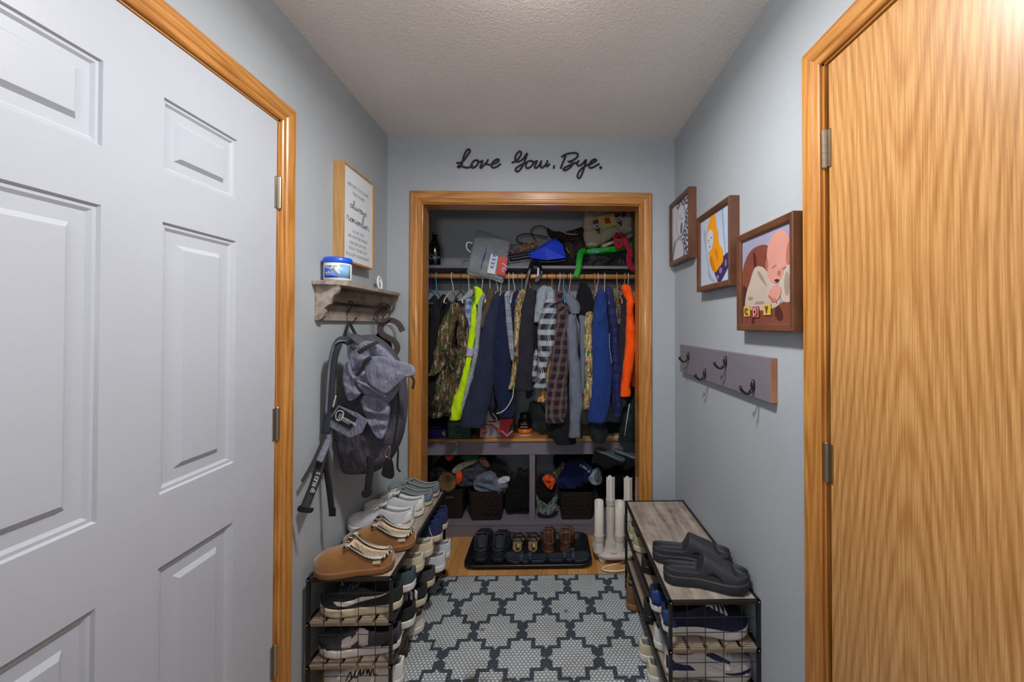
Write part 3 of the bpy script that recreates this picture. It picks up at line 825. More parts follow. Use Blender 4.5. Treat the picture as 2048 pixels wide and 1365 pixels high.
for t in (.5, .6, .7): m.tube([s.pt(t, lerp(.9, -.9, k/8), .004) for k in range(9)], .004, 6)
obj('strap', m, plain('copper_strap', (140, 92, 70), .4), s.r, smooth=True, local=True)
def sandal(loc, rz, label, sole, bed, strap, straps, L=.25, W=.095, mark=None, group=None, h=.022, buckle=None):
    r = thing('sandal', label, 'sandal', loc, rz, group)
    class Q(Shoe):
        def __init__(s): s.L, s.W, s.sh, s.spring = L, W, h, .010; s.r = r
    q = Q(); q.sole(sole)
    n = 20; rows = []
    for i in range(n+1):
        t = .03+.94*i/n; rows.append([V((q.x(t), lerp(-1, 1, k/6)*q.hw(t)*.93+q.cy(t), h+.001+q.sp(t)+.006*abs(lerp(-1, 1, k/6))**3)) for k in range(7)])
    b = obj('footbed', MB().grid(rows), bed, r, smooth=True, local=True, solid=.002)
    for i, (t, hh, wd) in enumerate(straps):
        rows = []
        for dt in (-wd, wd):
            rows.append([V((q.x(t+dt), math.cos(PI*k/12)*q.hw(t)*1.02+q.cy(t), h*.5+q.sp(t)+hh*math.sin(PI*k/12)**.7)) for k in range(13)])
        o = obj('strap', MB().grid(rows), strap, r, smooth=True, local=True, solid=.004)
        if buckle:
            p = V((q.x(t), q.hw(t)*.8, h*.5+hh*.86)); obj('buckle', MB().box(p.x-.012, p.x+.012, p.y-.010, p.y+.010, p.z-.002, p.z+.004), buckle, o, bevel=.001, local=True)
    if mark:
        obj('yellow_mark', MB().box(q.x(.25), q.x(.42), -.006, .006, h+.0025, h+.0040), mark, r, local=True)
    return r
M_strapd = plain('dark_strap', (34, 30, 32), .6); M_tanbed = plain('worn_tan_footbed', (150, 130, 104), .85, var=.15)
M_yel = plain('yellow_mark', (214, 206, 40), .6)
sandal((-.183, 2.548, TZ), PI/2+.0, 'dark strapped sandal with yellow mark on tan footbed, left one', M_strapd, M_tanbed, M_strapd, ((.50, .045, .03), (.72, .045, .05)), mark=M_yel, group='yellow marked sandals', L=.215, W=.088)
sandal((-.087, 2.548, TZ), PI/2-.0, 'dark strapped sandal with yellow mark on tan footbed, right one', M_strapd, M_tanbed, M_strapd, ((.50, .045, .03), (.72, .045, .05)), mark=M_yel, group='yellow marked sandals', L=.215, W=.088)
M_nvs = plain('slate_navy_rubber', (44, 52, 66), .6, var=.15)
sandal((-.128, 2.395, TZ), PI-.03, 'slate black buckled sandal along tray front, pointing left', M_nvs, M_nvs, M_nvs, ((.60, .040, .05), (.40, .045, .05)), L=.25, W=.090, buckle=plain('grey_buckle', (74, 82, 96), .5), group='slate buckled sandals')
sandal((.126, 2.395, TZ), .05, 'slate black buckled sandal along tray front, pointing right', M_nvs, M_nvs, M_nvs, ((.60, .040, .05), (.40, .045, .05)), L=.25, W=.090, buckle=MC['grey_buckle'], group='slate buckled sandals')

# ------------------------------------------------------------------ closet : hangers and garments
def base_off(parent):
    off = V((0, 0, 0)); p = parent
    while p: off += p.location; p = p.parent
    return off
def text(name, body, size, loc, rot, mat, parent=None, ext=.0006, shear=0, off=0, align='LEFT', sx=1):
    cu = bpy.data.curves.new(name, 'FONT'); cu.body = body; cu.size = size; cu.extrude = ext; cu.shear = shear; cu.offset = off
    cu.align_x = align; cu.space_character = 1.0; cu.resolution_u = 3
    cu.materials.append(mat); tmp = bpy.data.objects.new(name, cu); COL.objects.link(tmp)
    dg = bpy.context.evaluated_depsgraph_get(); me = bpy.data.meshes.new_from_object(tmp.evaluated_get(dg))
    bpy.data.objects.remove(tmp); o = bpy.data.objects.new(name, me); COL.objects.link(o)
    o.rotation_euler = rot; o.location = V(loc)-(base_off(parent) if parent else V()); o.scale = (sx, 1, 1)
    if parent: o.parent = parent
    return o
RODY, RODZ = 2.64, 1.728
HC = {'purple': (66, 52, 150), 'light blue': (84, 176, 216), 'white': (222, 220, 214), 'dark': (42, 44, 50), 'teal': (40, 156, 140),
      'salmon': (214, 110, 96), 'black': (26, 26, 30), 'orange': (230, 132, 52), 'lavender': (196, 196, 226), 'peach': (226, 158, 120), 'grey': (150, 152, 152)}
def hanger(px, colour, label, tilt=0):
    x = P(px, 552, y=RODY).x
    r = thing('clothes_hanger', label, 'clothes hanger', (x, RODY, 1.62), 0, 'plastic hangers on the closet rod')
    m = plain('hanger_'+colour.replace(' ', '_'), HC[colour], .4, var=.02)
    q = RODZ; R = .022
    pts = [(x, RODY+R*math.cos(a), q+R*math.sin(a)) for a in [PI*(1.0-k/8*1.25)-.2 for k in range(9)]][::-1]
    hook = cr([(x+tilt*.01, RODY, 1.628), (x+tilt*.006, RODY, 1.665), (x, RODY-.012, 1.700), (x, RODY-.0225, 1.722), (x, RODY-.017, 1.744), (x, RODY, 1.7515), (x, RODY+.018, 1.744), (x, RODY+.0225, 1.730)], 4)
    obj('hook', MB().tube(hook, .0026, 8), m, r, smooth=True)
    arm = MB()
    arm.tube(cr([(x, RODY, 1.628), (x, RODY-.05, 1.617), (x, RODY-.13, 1.590), (x, RODY-.19, 1.562), (x, RODY-.197, 1.548), (x, RODY-.18, 1.543), (x, RODY, 1.543), (x, RODY+.18, 1.543), (x, RODY+.197, 1.548), (x, RODY+.19, 1.562), (x, RODY+.13, 1.590), (x, RODY+.05, 1.617), (x, RODY, 1.628)], 4), .0034, 8)
    obj('shoulder_bar', arm, m, r, smooth=True)
    return r
HK = [(863, 'purple', 'leftmost purple hanger on the rod beside the jamb'), (873, 'light blue', 'light blue hanger with bare curved arm at left end of rod'),
 (904, 'white', 'bare white hanger left of the camouflage jacket hook'), (923, 'dark', 'thin dark hanger holding the camouflage jacket at left'),
 (938, 'white', 'white hanger just left of the teal one'), (952, 'teal', 'teal hanger holding the yellow high visibility jacket'),
 (966, 'white', 'white hanger between the yellow jacket and brown shirt'), (980, 'white', 'white hanger holding the brown shirt under the plastic bag'),
 (993, 'white', 'white hanger under the right corner of the plastic bag'), (1004, 'white', 'white hanger right of the plastic bag corner, over the navy jacket'),
 (1018, 'white', 'white hanger over the pale plaid sleeve'), (1027, 'white', 'white hanger just left of the dark purple one'),
 (1036, 'purple', 'purple hanger near the middle of the rod'), (1044, 'grey', 'grey hanger left of the black bag straps'),
 (1058, 'salmon', 'salmon hanger between the black bag straps'), (1094, 'black', 'black hanger left of the orange one, over the grey hood'),
 (1104, 'orange', 'orange hanger above the black and white plaid shirt'), (1112, 'black', 'black hanger between the orange and white ones'),
 (1120, 'white', 'white hanger left of the bright blue one'), (1127, 'light blue', 'bright blue hanger over the maroon plaid shirt'),
 (1134, 'black', 'black hanger right of the bright blue one'), (1141, 'lavender', 'lavender hanger over the heather grey hoodie'),
 (1168, 'black', 'black hanger above the black hood'), (1189, 'orange', 'orange hanger left of the royal blue hoodie'),
 (1196, 'lavender', 'lavender hanger over the royal blue hoodie'), (1209, 'white', 'white hanger over the navy quilted jacket'),
 (1233, 'peach', 'peach hanger over the olive camouflage shirt'), (1249, 'orange', 'orange hanger holding the orange hoodie'),
 (1256, 'lavender', 'lavender hanger at the right end of the rod')]
for i, (px, c, lb) in enumerate(HK): hanger(px, c, lb, (i % 3)-1)

def wrinkle(p, seed, amp, d):
    n = noise.noise(V((p.x*20+seed, p.y*14, p.z*7)))*.7+noise.noise(V((p.x*50, p.y*40+seed, p.z*17)))*.45
    n += -.5*abs(noise.noise(V((p.x*26, p.y*20+seed*2, p.z*11))))
    return p+d*(n*amp)
def sleeve_mesh(pts, yf, ry=None, seed=0, amp=.013, n=28, cuff=True):
    """a hanging cloth tube whose near outline follows the given photo points"""
    dense = cr([V((a, b, c)) for a, b, c in pts], 9); rings = []
    for i, d in enumerate(dense):
        c = P(d.x, d.y, y=yf); rx = max(.002, abs(P(d.x+d.z, d.y, y=yf).x-c.x)); r2 = ry or max(.022, min(.05, rx*1.15))
        k = min(1, .25+i/4, .90+(len(dense)-1-i)/12) if cuff else 1
        ring = []
        for j in range(n):
            a = 2*PI*j/n; q = V((math.copysign(abs(math.cos(a))**.8, math.cos(a)), math.copysign(abs(math.sin(a))**.8, math.sin(a)), 0))
            p = c+V((q.x*rx*(1 if k > .8 else k), q.y*r2*k+r2, 0)); ring.append(wrinkle(p, seed, min(amp, rx*.45), q))
        rings.append(ring)
    if cuff:
        c = sum(rings[-1], V())/n; rings.append([c+(p-c)*.86+V((0, 0, -.001)) for p in rings[-1]]); rings.append([c+(p-c)*.84+V((0, 0, .012)) for p in rings[-2]])
    return MB().loft(rings)
def body_mesh(px, ztop, zbot, hx=.016, seed=0, y0=2.50, y1=2.86):
    x = P(px, 600, y=RODY).x; rings = []; N = 16; yc = (y0+y1)/2; hy = (y1-y0)/2
    for i in range(N+1):
        t = i/N; z = lerp(ztop, zbot, t); d = (ztop-z)
        b = interp(d, [0, .01, .05, .10, .2, 2], [.03, .05, .14*hy/.18, hy*.92, hy, hy]); a = interp(d, [0, .02, .1, .5], [.008, .013, hx, hx*1.15])
        ring = []
        for j in range(28):
            an = 2*PI*j/28; q = V((math.copysign(abs(math.cos(an))**.7, math.cos(an)), math.copysign(abs(math.sin(an))**.5, math.sin(an)), 0))
            ring.append(wrinkle(V((x+q.x*a, yc+q.y*b, z)), seed+3, .006, V((q.x, 0, 0))))
        rings.append(ring)
    return MB().loft(rings)
SEED = [1]
def garment(kind, cat, label, mat, sleeves, body=None, group=None, extra=None, names=None):
    """sleeves: list of (points, y); body: (px, z_top, z_bottom)"""
    SEED[0] += 1; s = SEED[0]*7.3
    p0 = sleeves[0][0][0]; c = P(p0[0], p0[1], y=RODY)
    r = thing(kind, label, cat, (c.x, RODY, c.z), 0, group)
    if body: obj('body', body_mesh(*body, seed=s), mat, r, smooth=True)
    for i, sl in enumerate(sleeves):
        nm = (names[i] if names else 'sleeve'); mt = sl[2] if len(sl) > 2 else mat
        obj(nm, sleeve_mesh(sl[0], sl[1], seed=s+i*2.1), mt, r, smooth=True)
    return r
CB = cloth('black_cloth', (26, 27, 32)); CB2 = cloth('soft_black_cloth', (20, 21, 27)); C_navy = cloth('navy_cloth', (25, 36, 68)); C_slate = cloth('slate_navy_canvas', (42, 50, 72), (34, 40, 60), 90)
C_char = cloth('charcoal_cloth', (42, 42, 52)); C_hv = cloth('high_vis_yellow', (190, 232, 20), (178, 220, 14), 30, .8); C_lg = cloth('pale_grey_cloth', (150, 160, 172))
C_brown = cloth('olive_brown_cloth', (92, 78, 62)); C_grey = cloth('heather_grey', (112, 122, 138), (88, 96, 112), 240); C_royal = cloth('royal_blue_fleece', (32, 62, 128), (26, 50, 112), 120)
C_puff = cloth('navy_nylon', (34, 44, 100), (26, 34, 84), 40, .5); C_orange = cloth('blaze_orange', (255, 92, 14), (240, 80, 8), 30); C_dgreen = cloth('dark_green_nylon', (24, 36, 38), None, 40, .5)
C_camo = camo('woodland_camo', [(26, 28, 18), (58, 52, 38), (84, 66, 46), (50, 68, 34), (150, 140, 124)], 14)
C_camo2 = camo('field_camo', [(60, 56, 36), (120, 100, 66), (160, 136, 98), (72, 98, 46), (206, 190, 150)], 20)
C_camog = camo('golden_camo', [(70, 46, 24), (150, 104, 48), (190, 140, 70), (90, 66, 36), (226, 208, 170)], 28)
C_camoo = camo('olive_camo', [(44, 42, 32), (82, 76, 56), (104, 96, 72), (60, 64, 42), (130, 122, 100)], 26)
C_bwp = plaid('black_white_plaid', (34, 36, 44), (160, 170, 186), (90, 98, 112), (200, 206, 218), .066)
C_mpl = plaid('maroon_cream_plaid', (30, 24, 34), (74, 68, 80), (128, 122, 104), (96, 30, 44), .052)
C_lpl = plaid('pale_plaid', (120, 134, 158), (158, 164, 176), (176, 152, 138), (70, 84, 110), .08)
C_blp = plaid('light_blue_plaid', (96, 120, 156), (150, 168, 196), (60, 78, 120), (190, 200, 214), .05)
Z = 1.60
garment('jacket', 'jacket', 'black jacket at the far left end of the rod', CB, [([(868, 606, 9), (866, 680, 10), (864, 760, 10), (863, 836, 9)], 2.47)], (866, 1.60, .86), 'black jackets at left end')
garment('jacket', 'jacket', 'soft black jacket behind the camouflage jacket', CB2, [([(893, 598, 9), (886, 640, 14), (880, 720, 15), (878, 830, 13)], 2.50)], (885, 1.61, .90), 'black jackets at left end')
garment('jacket', 'jacket', 'woodland camouflage jacket with wide sleeves, left of the yellow jacket', C_camo,
  [([(908, 604, 5), (901, 628, 13), (889, 670, 17), (880, 712, 17), (873, 738, 15), (862, 753, 8)], 2.415),
   ([(906, 690, 9), (892, 740, 17), (880, 785, 16), (873, 815, 14), (868, 838, 12)], 2.44),
   ([(912, 606, 6), (922, 640, 12), (924, 690, 15), (918, 740, 17), (906, 785, 16), (896, 828, 13)], 2.425)], (912, 1.585, .95), None, None, ['sleeve', 'front_panel', 'sleeve'])
garment('flannel_shirt', 'shirt', 'light blue plaid shirt showing above the yellow jacket sleeve', C_blp, [([(936, 594, 7), (935, 620, 9), (937, 660, 9), (937, 692, 7)], 2.45), ([(942, 578, 5), (938, 588, 9), (928, 597, 11), (920, 602, 7)], 2.44, C_lg)], (939, 1.61, 1.1), None, None, ['sleeve', 'hood'])
hv = garment('high_visibility_jacket', 'jacket', 'bright yellow high visibility jacket with reflective band', C_hv, [([(949, 606, 6), (945, 650, 6), (940, 690, 7), (934, 730, 7), (925, 770, 8), (914, 808, 10), (907, 843, 11)], 2.405), ([(950, 572, 5), (956, 582, 8), (957, 596, 8), (951, 610, 6)], 2.43)], (953, 1.62, 1.0), None, None, ['sleeve', 'collar'])
obj('reflective_band', sleeve_mesh([(940, 697, 8), (939, 705, 8), (937, 713, 8)], 2.401, .026, 3, .001, cuff=False), plain('reflective_tape', (160, 154, 196), .4), hv, smooth=True)
garment('long_sleeve_shirt', 'shirt', 'pale grey sleeve hanging beside the yellow jacket', C_lg, [([(968, 586, 5), (960, 610, 5), (956, 650, 5), (951, 700, 5), (941, 750, 5), (928, 795, 5), (918, 826, 5)], 2.42)], (965, 1.61, 1.0))
garment('shirt', 'shirt', 'olive brown shirt right of the pale grey sleeve', C_brown, [([(982, 576, 6), (977, 600, 8), (968, 630, 6), (962, 656, 4)], 2.44)], (979, 1.62, 1.0))
garment('work_jacket', 'jacket', 'slate navy canvas work jacket with a wide faded sleeve', C_slate, [([(993, 586, 9), (985, 620, 14), (975, 670, 20), (967, 720, 24), (957, 780, 26), (948, 825, 26), (941, 858, 26)], 2.43)], (990, 1.61, .86))
ng = garment('jacket', 'jacket', 'dark navy jacket with a white drawcord in the left half', C_navy, [([(1008, 584, 9), (1004, 630, 17), (1002, 690, 22), (1004, 750, 23), (1009, 800, 20), (1012, 838, 14)], 2.435)], (1006, 1.62, .90))
obj('drawcord', MB().tube(cr([P(1027, 778, y=2.42), P(1025, 795, y=2.42), P(1015, 814, y=2.41), P(1004, 824, y=2.41), P(993, 828, y=2.41)], 5), .0022, 6), M_offw, ng, smooth=True)
garment('flannel_shirt', 'shirt', 'pale plaid shirt sleeve beside the dark navy jacket', C_lpl, [([(1015, 582, 6), (1015, 612, 6), (1018, 650, 6), (1022, 690, 6), (1026, 722, 4)], 2.42)], (1019, 1.61, 1.0))
garment('sweater', 'sweater', 'dark purple navy sweater behind the thin camouflage sleeve', cloth('purple_navy_cloth', (36, 36, 70)), [([(1033, 580, 6), (1030, 610, 8), (1028, 650, 7), (1030, 690, 5)], 2.46)], (1031, 1.61, 1.0))
garment('camouflage_shirt', 'shirt', 'narrow golden brown camouflage shirt left of the charcoal coat', C_camo2, [([(1046, 578, 6), (1040, 600, 9), (1036, 625, 8), (1033, 670, 6), (1031, 710, 5), (1028, 745, 6), (1022, 780, 8)], 2.415)], (1042, 1.61, 1.0))
garment('coat', 'coat', 'charcoal coat in the middle of the closet', C_char, [([(1060, 576, 9), (1056, 600, 14), (1051, 640, 17), (1049, 690, 19), (1047, 740, 19), (1047, 784, 16)], 2.425), ([(1068, 580, 8), (1072, 600, 9), (1070, 640, 8), (1064, 700, 8), (1062, 770, 9)], 2.46, CB2)], (1058, 1.62, .95), None, None, ['sleeve', 'lining_panel'])
garment('flannel_shirt', 'shirt', 'black and white plaid shirt with a pale grey hood', C_bwp,
  [([(1102, 596, 8), (1098, 615, 15), (1095, 655, 20), (1092, 695, 17), (1086, 728, 11), (1084, 752, 9), (1080, 778, 14)], 2.41),
   ([(1089, 570, 5), (1086, 580, 12), (1081, 598, 11), (1077, 625, 8), (1073, 645, 5)], 2.425, C_lg), ([(1099, 572, 4), (1101, 582, 9), (1103, 596, 9), (1100, 604, 6)], 2.42, C_lg), ([(1072, 700, 4), (1070, 735, 6), (1067, 765, 9)], 2.45)], (1098, 1.615, .99), None, None, ['sleeve', 'hood', 'hood', 'sleeve'])
garment('camouflage_shirt', 'shirt', 'golden camouflage hem under the black and white plaid shirt', C_camog, [([(1103, 702, 7), (1098, 745, 9), (1092, 780, 11), (1085, 806, 11)], 2.47)], (1107, 1.6, 1.02))
garment('flannel_shirt', 'shirt', 'maroon black and cream plaid flannel shirt', C_mpl, [([(1124, 606, 9), (1124, 640, 15), (1122, 690, 18), (1118, 745, 20), (1114, 790, 21), (1111, 830, 22), (1110, 848, 20)], 2.415), ([(1121, 580, 4), (1119, 590, 8), (1117, 606, 7)], 2.43)], (1124, 1.61, .87), None, None, ['sleeve', 'collar'])
garment('long_coat', 'coat', 'long black coat hanging past the bench edge at centre right', CB, [([(1124, 800, 14), (1124, 845, 26), (1126, 872, 27), (1132, 892, 20)], 2.46)], (1131, 1.6, .66))
garment('hoodie', 'hoodie', 'heather grey hoodie with folded hood and long sleeve', C_grey,
  [([(1142, 628, 6), (1144, 645, 10), (1146, 700, 11), (1150, 755, 12), (1154, 805, 13), (1152, 845, 12), (1150, 878, 13)], 2.405),
   ([(1136, 585, 6), (1141, 600, 13), (1148, 615, 14), (1150, 628, 9)], 2.415), ([(1165, 628, 9), (1166, 650, 6), (1166, 700, 6), (1166, 760, 5), (1164, 790, 4)], 2.44)], (1143, 1.61, .83), None, None, ['sleeve', 'hood', 'sleeve'])
garment('hoodie', 'hoodie', 'black hoodie with rounded hood behind the camouflage shirt', CB2, [([(1168, 562, 6), (1169, 575, 13), (1171, 600, 19), (1174, 630, 20), (1176, 660, 14)], 2.45)], (1170, 1.62, 1.0), None, None, ['hood'])
garment('camouflage_shirt', 'shirt', 'brown and green camouflage shirt left of the royal blue hoodie', C_camo2, [([(1180, 622, 7), (1177, 645, 10), (1178, 690, 10), (1181, 740, 9), (1178, 780, 9), (1173, 820, 8)], 2.43)], (1180, 1.6, .99))
rb = garment('hoodie', 'hoodie', 'royal blue zip hoodie with a broad sleeve', C_royal, [([(1203, 578, 7), (1203, 605, 13), (1202, 650, 17), (1203, 700, 20), (1205, 750, 22), (1202, 800, 22), (1196, 848, 19)], 2.41)], (1203, 1.62, .86))
obj('piping', MB().tube(cr([P(1219, 668, y=2.42), P(1219, 690, y=2.415), P(1221, 710, y=2.415), P(1224, 728, y=2.42)], 4), .002, 6), plain('pale_blue_piping', (130, 158, 206), .5), rb, smooth=True)
garment('jacket', 'jacket', 'dark teal navy jacket whose hem puffs below the royal blue hoodie', C_dgreen, [([(1196, 840, 12), (1197, 858, 18), (1199, 876, 17), (1198, 888, 12)], 2.46)], (1193, 1.6, .78))
pf = garment('quilted_jacket', 'jacket', 'navy quilted nylon jacket right of the royal blue hoodie', C_puff, [([(1216, 572, 6), (1221, 595, 9), (1227, 630, 9), (1232, 690, 9), (1234, 750, 9), (1237, 800, 10), (1237, 836, 9)], 2.435)], (1214, 1.62, .90))
for k in range(12):
    yy = 610+k*19; xx = interp(yy, [572, 630, 690, 750, 836], [1216, 1227, 1232, 1234, 1237])
    qm = MB().tube([P(xx-8.5+17*j/6, yy+(3 if j % 2 else 0), y=2.436-.012*math.sin(PI*j/6)) for j in range(7)], .0016, 5)
    obj('quilt_seam', qm, plain('seam_navy', (20, 26, 62), .6), pf)
garment('camouflage_shirt', 'shirt', 'olive camouflage shirt between quilted jacket and orange hoodie', C_camoo, [([(1232, 574, 4), (1234, 590, 7), (1237, 620, 7), (1239, 650, 5)], 2.45)], (1233, 1.62, 1.0))
garment('jacket', 'jacket', 'charcoal jacket just left of the orange hoodie', C_char, [([(1250, 588, 6), (1249, 630, 9), (1247, 690, 9), (1246, 750, 8), (1248, 815, 9)], 2.445)], (1247, 1.61, .9))
garment('hoodie', 'hoodie', 'blaze orange hoodie at the right end of the rod', C_orange, [([(1262, 594, 8), (1262, 640, 9), (1262, 690, 10), (1258, 740, 11), (1254, 775, 11), (1252, 795, 11)], 2.415), ([(1252, 568, 6), (1255, 578, 11), (1260, 592, 10), (1264, 606, 8)], 2.42)], (1258, 1.615, 1.02), None, None, ['sleeve', 'hood'])
dg = garment('rain_jacket', 'jacket', 'dark green nylon jacket with white piping at bottom right', C_dgreen, [([(1264, 796, 9), (1261, 830, 14), (1259, 860, 17), (1257, 886, 17)], 2.47)], (1266, 1.6, .72))
obj('piping', MB().tube([P(1259, 808, y=2.468), P(1254, 840, y=2.466), P(1249, 872, y=2.466)], .002, 6), M_offw, dg, smooth=True)

# ------------------------------------------------------------------ soft lumps : outline in photo points, real depth behind it
def lump_mesh(poly, y, depth, amp=.01, seed=0, flat=False, k=7):
    amp *= 1.7
    pts = cr([V((a, b, 0)) for a, b in poly], k, True)
    pts = [P(p.x, p.y, y=y) for p in pts]; c = sum(pts, V())/len(pts); rings = []
    for sc, dy in ((.03, 1.0), (.6, .99), (.88, .85), (1.0, .5), (1.0, .22), (.96, .08), (.90, .03), (.82, -.0), (.72, -.02), (.62, -.035), (.5, -.045), (.4, -.05), (.3, -.055), (.2, -.055), (.1, -.055), (.02, -.055)):
        ring = []
        for p in pts:
            q = c+(p-c)*sc; q.y = y+depth*(.12+dy*.88) if not flat else y+depth*max(0, dy)
            d = V((.25, -1, .25)); f = 1 if dy < .7 else .3
            n = noise.noise(V((q.x*14+seed, q.z*14, seed)))+.6*noise.noise(V((q.x*34, q.z*34, seed*2)))-1.6*abs(noise.noise(V((q.x*11+q.z*11, q.z*19, seed+5))))
            ring.append(q+d*n*amp*f*(.8 if sc > .98 else 1))
        rings.append(ring)
    return MB().loft(rings)
def lump(name, label, cat, poly, y, depth, mat, amp=.01, seed=0, group=None, part=None, parent=None, k=7):
    if parent: return obj(part or name, lump_mesh(poly, y, depth, amp, seed, k=k), mat, parent, smooth=True)
    o = obj(name, lump_mesh(poly, y, depth, amp, seed, k=k), mat, smooth=True, sub=1)
    return tag(o, label, cat, group)
def quad(name, pts, y, mat, parent, th=.0015):
    q = [P(a, b, y=y) for a, b in pts]; n = len(q)
    m = MB().add(q+[p+V((0, th, 0)) for p in q], [tuple(range(n)), tuple(range(n, 2*n))[::-1]]+[(i, (i+1) % n, n+(i+1) % n, n+i) for i in range(n)])
    return obj(name, m, mat, parent)
def stroke(name, pts, y, r, mat, parent, k=5, closed=False):
    p = cr([V((a, b, 0)) for a, b in pts], k, closed)
    if closed: p.append(p[0])
    return obj(name, MB().tube([P(a.x, a.y, y=y) for a in p], r, 6), mat, parent, smooth=True)
def strap(name, pts, wpx, mat, parent, y=None, th=.002, label=None, cat=None, k=5):
    """flat webbing: pts (px, py, depth_y)"""
    d = cr([V(p) for p in pts], k); L = []; 
    for i, p in enumerate(d):
        t = d[min(i+1, len(d)-1)]-d[max(i-1, 0)]; nx, ny = -t.y, t.x; l = math.hypot(nx, ny) or 1
        w = wpx/2
        L.append([P(p.x+nx/l*w*u, p.y+ny/l*w*u, y=p.z) for u in (-1, -.33, .33, 1)])
    o = obj(name, MB().grid(L), mat, parent, smooth=True, solid=th)
    return tag(o, label, cat) if label else o
SZ = 1.812
# high shelf
gx = P(869, 529, y=2.80).x
gb = thing('growler_bottle', 'dark glass jug bottle with teal lettering at left end of high shelf', 'bottle', (gx, 2.80, SZ))
M_dkg = plain('dark_brown_glass', (14, 12, 12), .12, coat=.5)
obj('bottle_body', MB().lathe([(0, 0), (.040, .001), (.044, .008), (.044, .125), (.040, .148), (.026, .178), (.019, .195), (.018, .228), (0, .228)], (gx, 2.80, SZ), 32), M_dkg, gb, smooth=True)
obj('cap', MB().lathe([(0, .222), (.0205, .222), (.0205, .238), (.018, .241), (0, .241)], (gx, 2.80, SZ), 24), plain('grey_cap', (96, 90, 90), .5), gb)
tl = plain('teal_print', (60, 150, 170), .5)
rg = MB(); rg.tube([(gx-.008+.011*math.cos(a), 2.80-.0447+.001*0, SZ+.062+.015*math.sin(a)) for a in [2*PI*k/16 for k in range(17)]], .0022, 6)
obj('round_logo', rg, tl, gb)
text('lettering', 'ron', .03, (gx+.004, 2.80-.0455, SZ+.053), (PI/2, 0, .25), tl, gb)
# clear bag
tb = NT('clear_plastic'); tb.b.inputs['Transmission Weight'].default_value = .55; tb.b.inputs['Alpha'].default_value = .62
tb.col(srgb(196, 206, 214)); tb.bump(tb.noise(tb.co(), 30, 5, .7), .8, .012); M_clear = tb.set(.12, 0, .6)
bg = thing('plastic_bag', 'clear plastic bag with blue script hanging off the high shelf over the rod', 'plastic bag', (P(970, 530, y=2.60).x, 2.62, 1.75))
rows = []
for i in range(13):
    v = i/12; L = (lerp(953, 934, v), lerp(459, 544, v)); R = (lerp(1022, 1006, v), lerp(482, 563, v)); yy = lerp(2.74, 2.600, min(1, v*1.6))
    row = []
    for j in range(15):
        u = j/14; px, py = lerp(L[0], R[0], u), lerp(L[1], R[1], u)
        p = P(px, py, y=yy); p += V((0, -.006-.012*math.sin(PI*u)-.010*nz(u*4, v*5, 1, 1), .002*nz(u*6, v*6, 4, 1))); row.append(p)
    rows.append(row)
obj('bag_sheet', MB().grid(rows), M_clear, bg, smooth=True, solid=.0015)
yb_ = 2.566
M_bprint = plain('blue_print', (44, 58, 170), .5); M_rprint = plain('red_print', (206, 36, 24), .4); M_label = plain('white_label', (206, 212, 224), .5)
quad('white_panel', [(982, 508), (996, 513), (990, 549), (974, 546)], yb_+.002, M_label, bg)
quad('red_panel', [(998, 513), (1015, 516), (1010, 552), (993, 548)], yb_+.002, M_rprint, bg)
for i, ch in enumerate('KEEPS'):
    px, py = lerp(985.5, 993, i/4), lerp(537.5, 507, i/4); p = P(px, py, y=yb_)
    text('letter', ch, .030, p+V((.003, 0, 0)), (PI/2, -1.35, 0), M_bprint, bg, .0004, off=.0008)
stroke('blue_script', [(962, 540), (965, 527), (962, 534), (967, 519), (964, 526), (970, 508), (966, 516), (968, 520), (971, 502), (969, 512), (973, 494), (972, 500)], yb_-.002, .0016, M_bprint, bg)
stroke('white_curl', [(1004, 527), (1009, 530), (1014, 535)], yb_-.001, .004, M_label, bg)
stroke('white_curl', [(1006, 545), (1005, 539), (1008, 536), (1013, 541)], yb_-.001, .004, M_label, bg)
fo = obj('bottom_fold', lump_mesh([(934, 541), (950, 545), (975, 549), (1000, 554), (1007, 560), (1003, 566), (985, 560), (960, 553), (938, 549)], 2.590, .012, .003, 2), M_clear, bg, smooth=True)
hk = obj('plastic_hook', MB().tube(cr([P(945, 487, y=2.74), P(936, 485, y=2.74), P(933, 490, y=2.74), P(934, 498, y=2.735), P(941, 505, y=2.73)], 6), .0055, 8), M_white, smooth=True)
tag(hk, 'white plastic hook end at left of the clear bag on the high shelf', 'hook')
# red and black tool bundle, cords
tb_ = thing('hunting_gear', 'tangle of black and red rods with golden twine on the high shelf', 'hunting gear', (P(1010, 500, y=2.80).x, 2.80, SZ))
M_red = plain('glossy_red', (190, 24, 40), .3); M_gold = plain('golden_twine', (170, 126, 66), .8)
for pts, r, mt, nm in (([(960, 498), (985, 497), (1015, 492), (1045, 488)], .0035, M_blackpl, 'black_rod'), ([(962, 500), (1000, 506), (1040, 500)], .003, M_blackpl, 'black_rod'), ([(985, 490), (1008, 486), (1018, 484)], .0025, M_blackpl, 'black_vane'),
     ([(1004, 480), (1010, 490), (1013, 500)], .004, M_blackpl, 'black_vane'), ([(982, 503), (992, 501), (1012, 499)], .008, M_red, 'red_grip'), ([(1036, 496.5), (1048, 496)], .006, M_red, 'red_grip'),
     ([(1020, 502), (1028, 506)], .008, M_red, 'red_grip'), ([(1015, 510), (1040, 505), (1070, 500)], .010, M_blackpl, 'black_bar'), ([(1020, 520), (1045, 516), (1062, 512)], .014, M_blackpl, 'black_bar'), ([(1025, 508), (1045, 500), (1072, 488)], .004, M_gold, 'golden_stick')):
    stroke(nm, pts, 2.74, r, mt, tb_)
tw = MB(); rnd = random.Random(5)
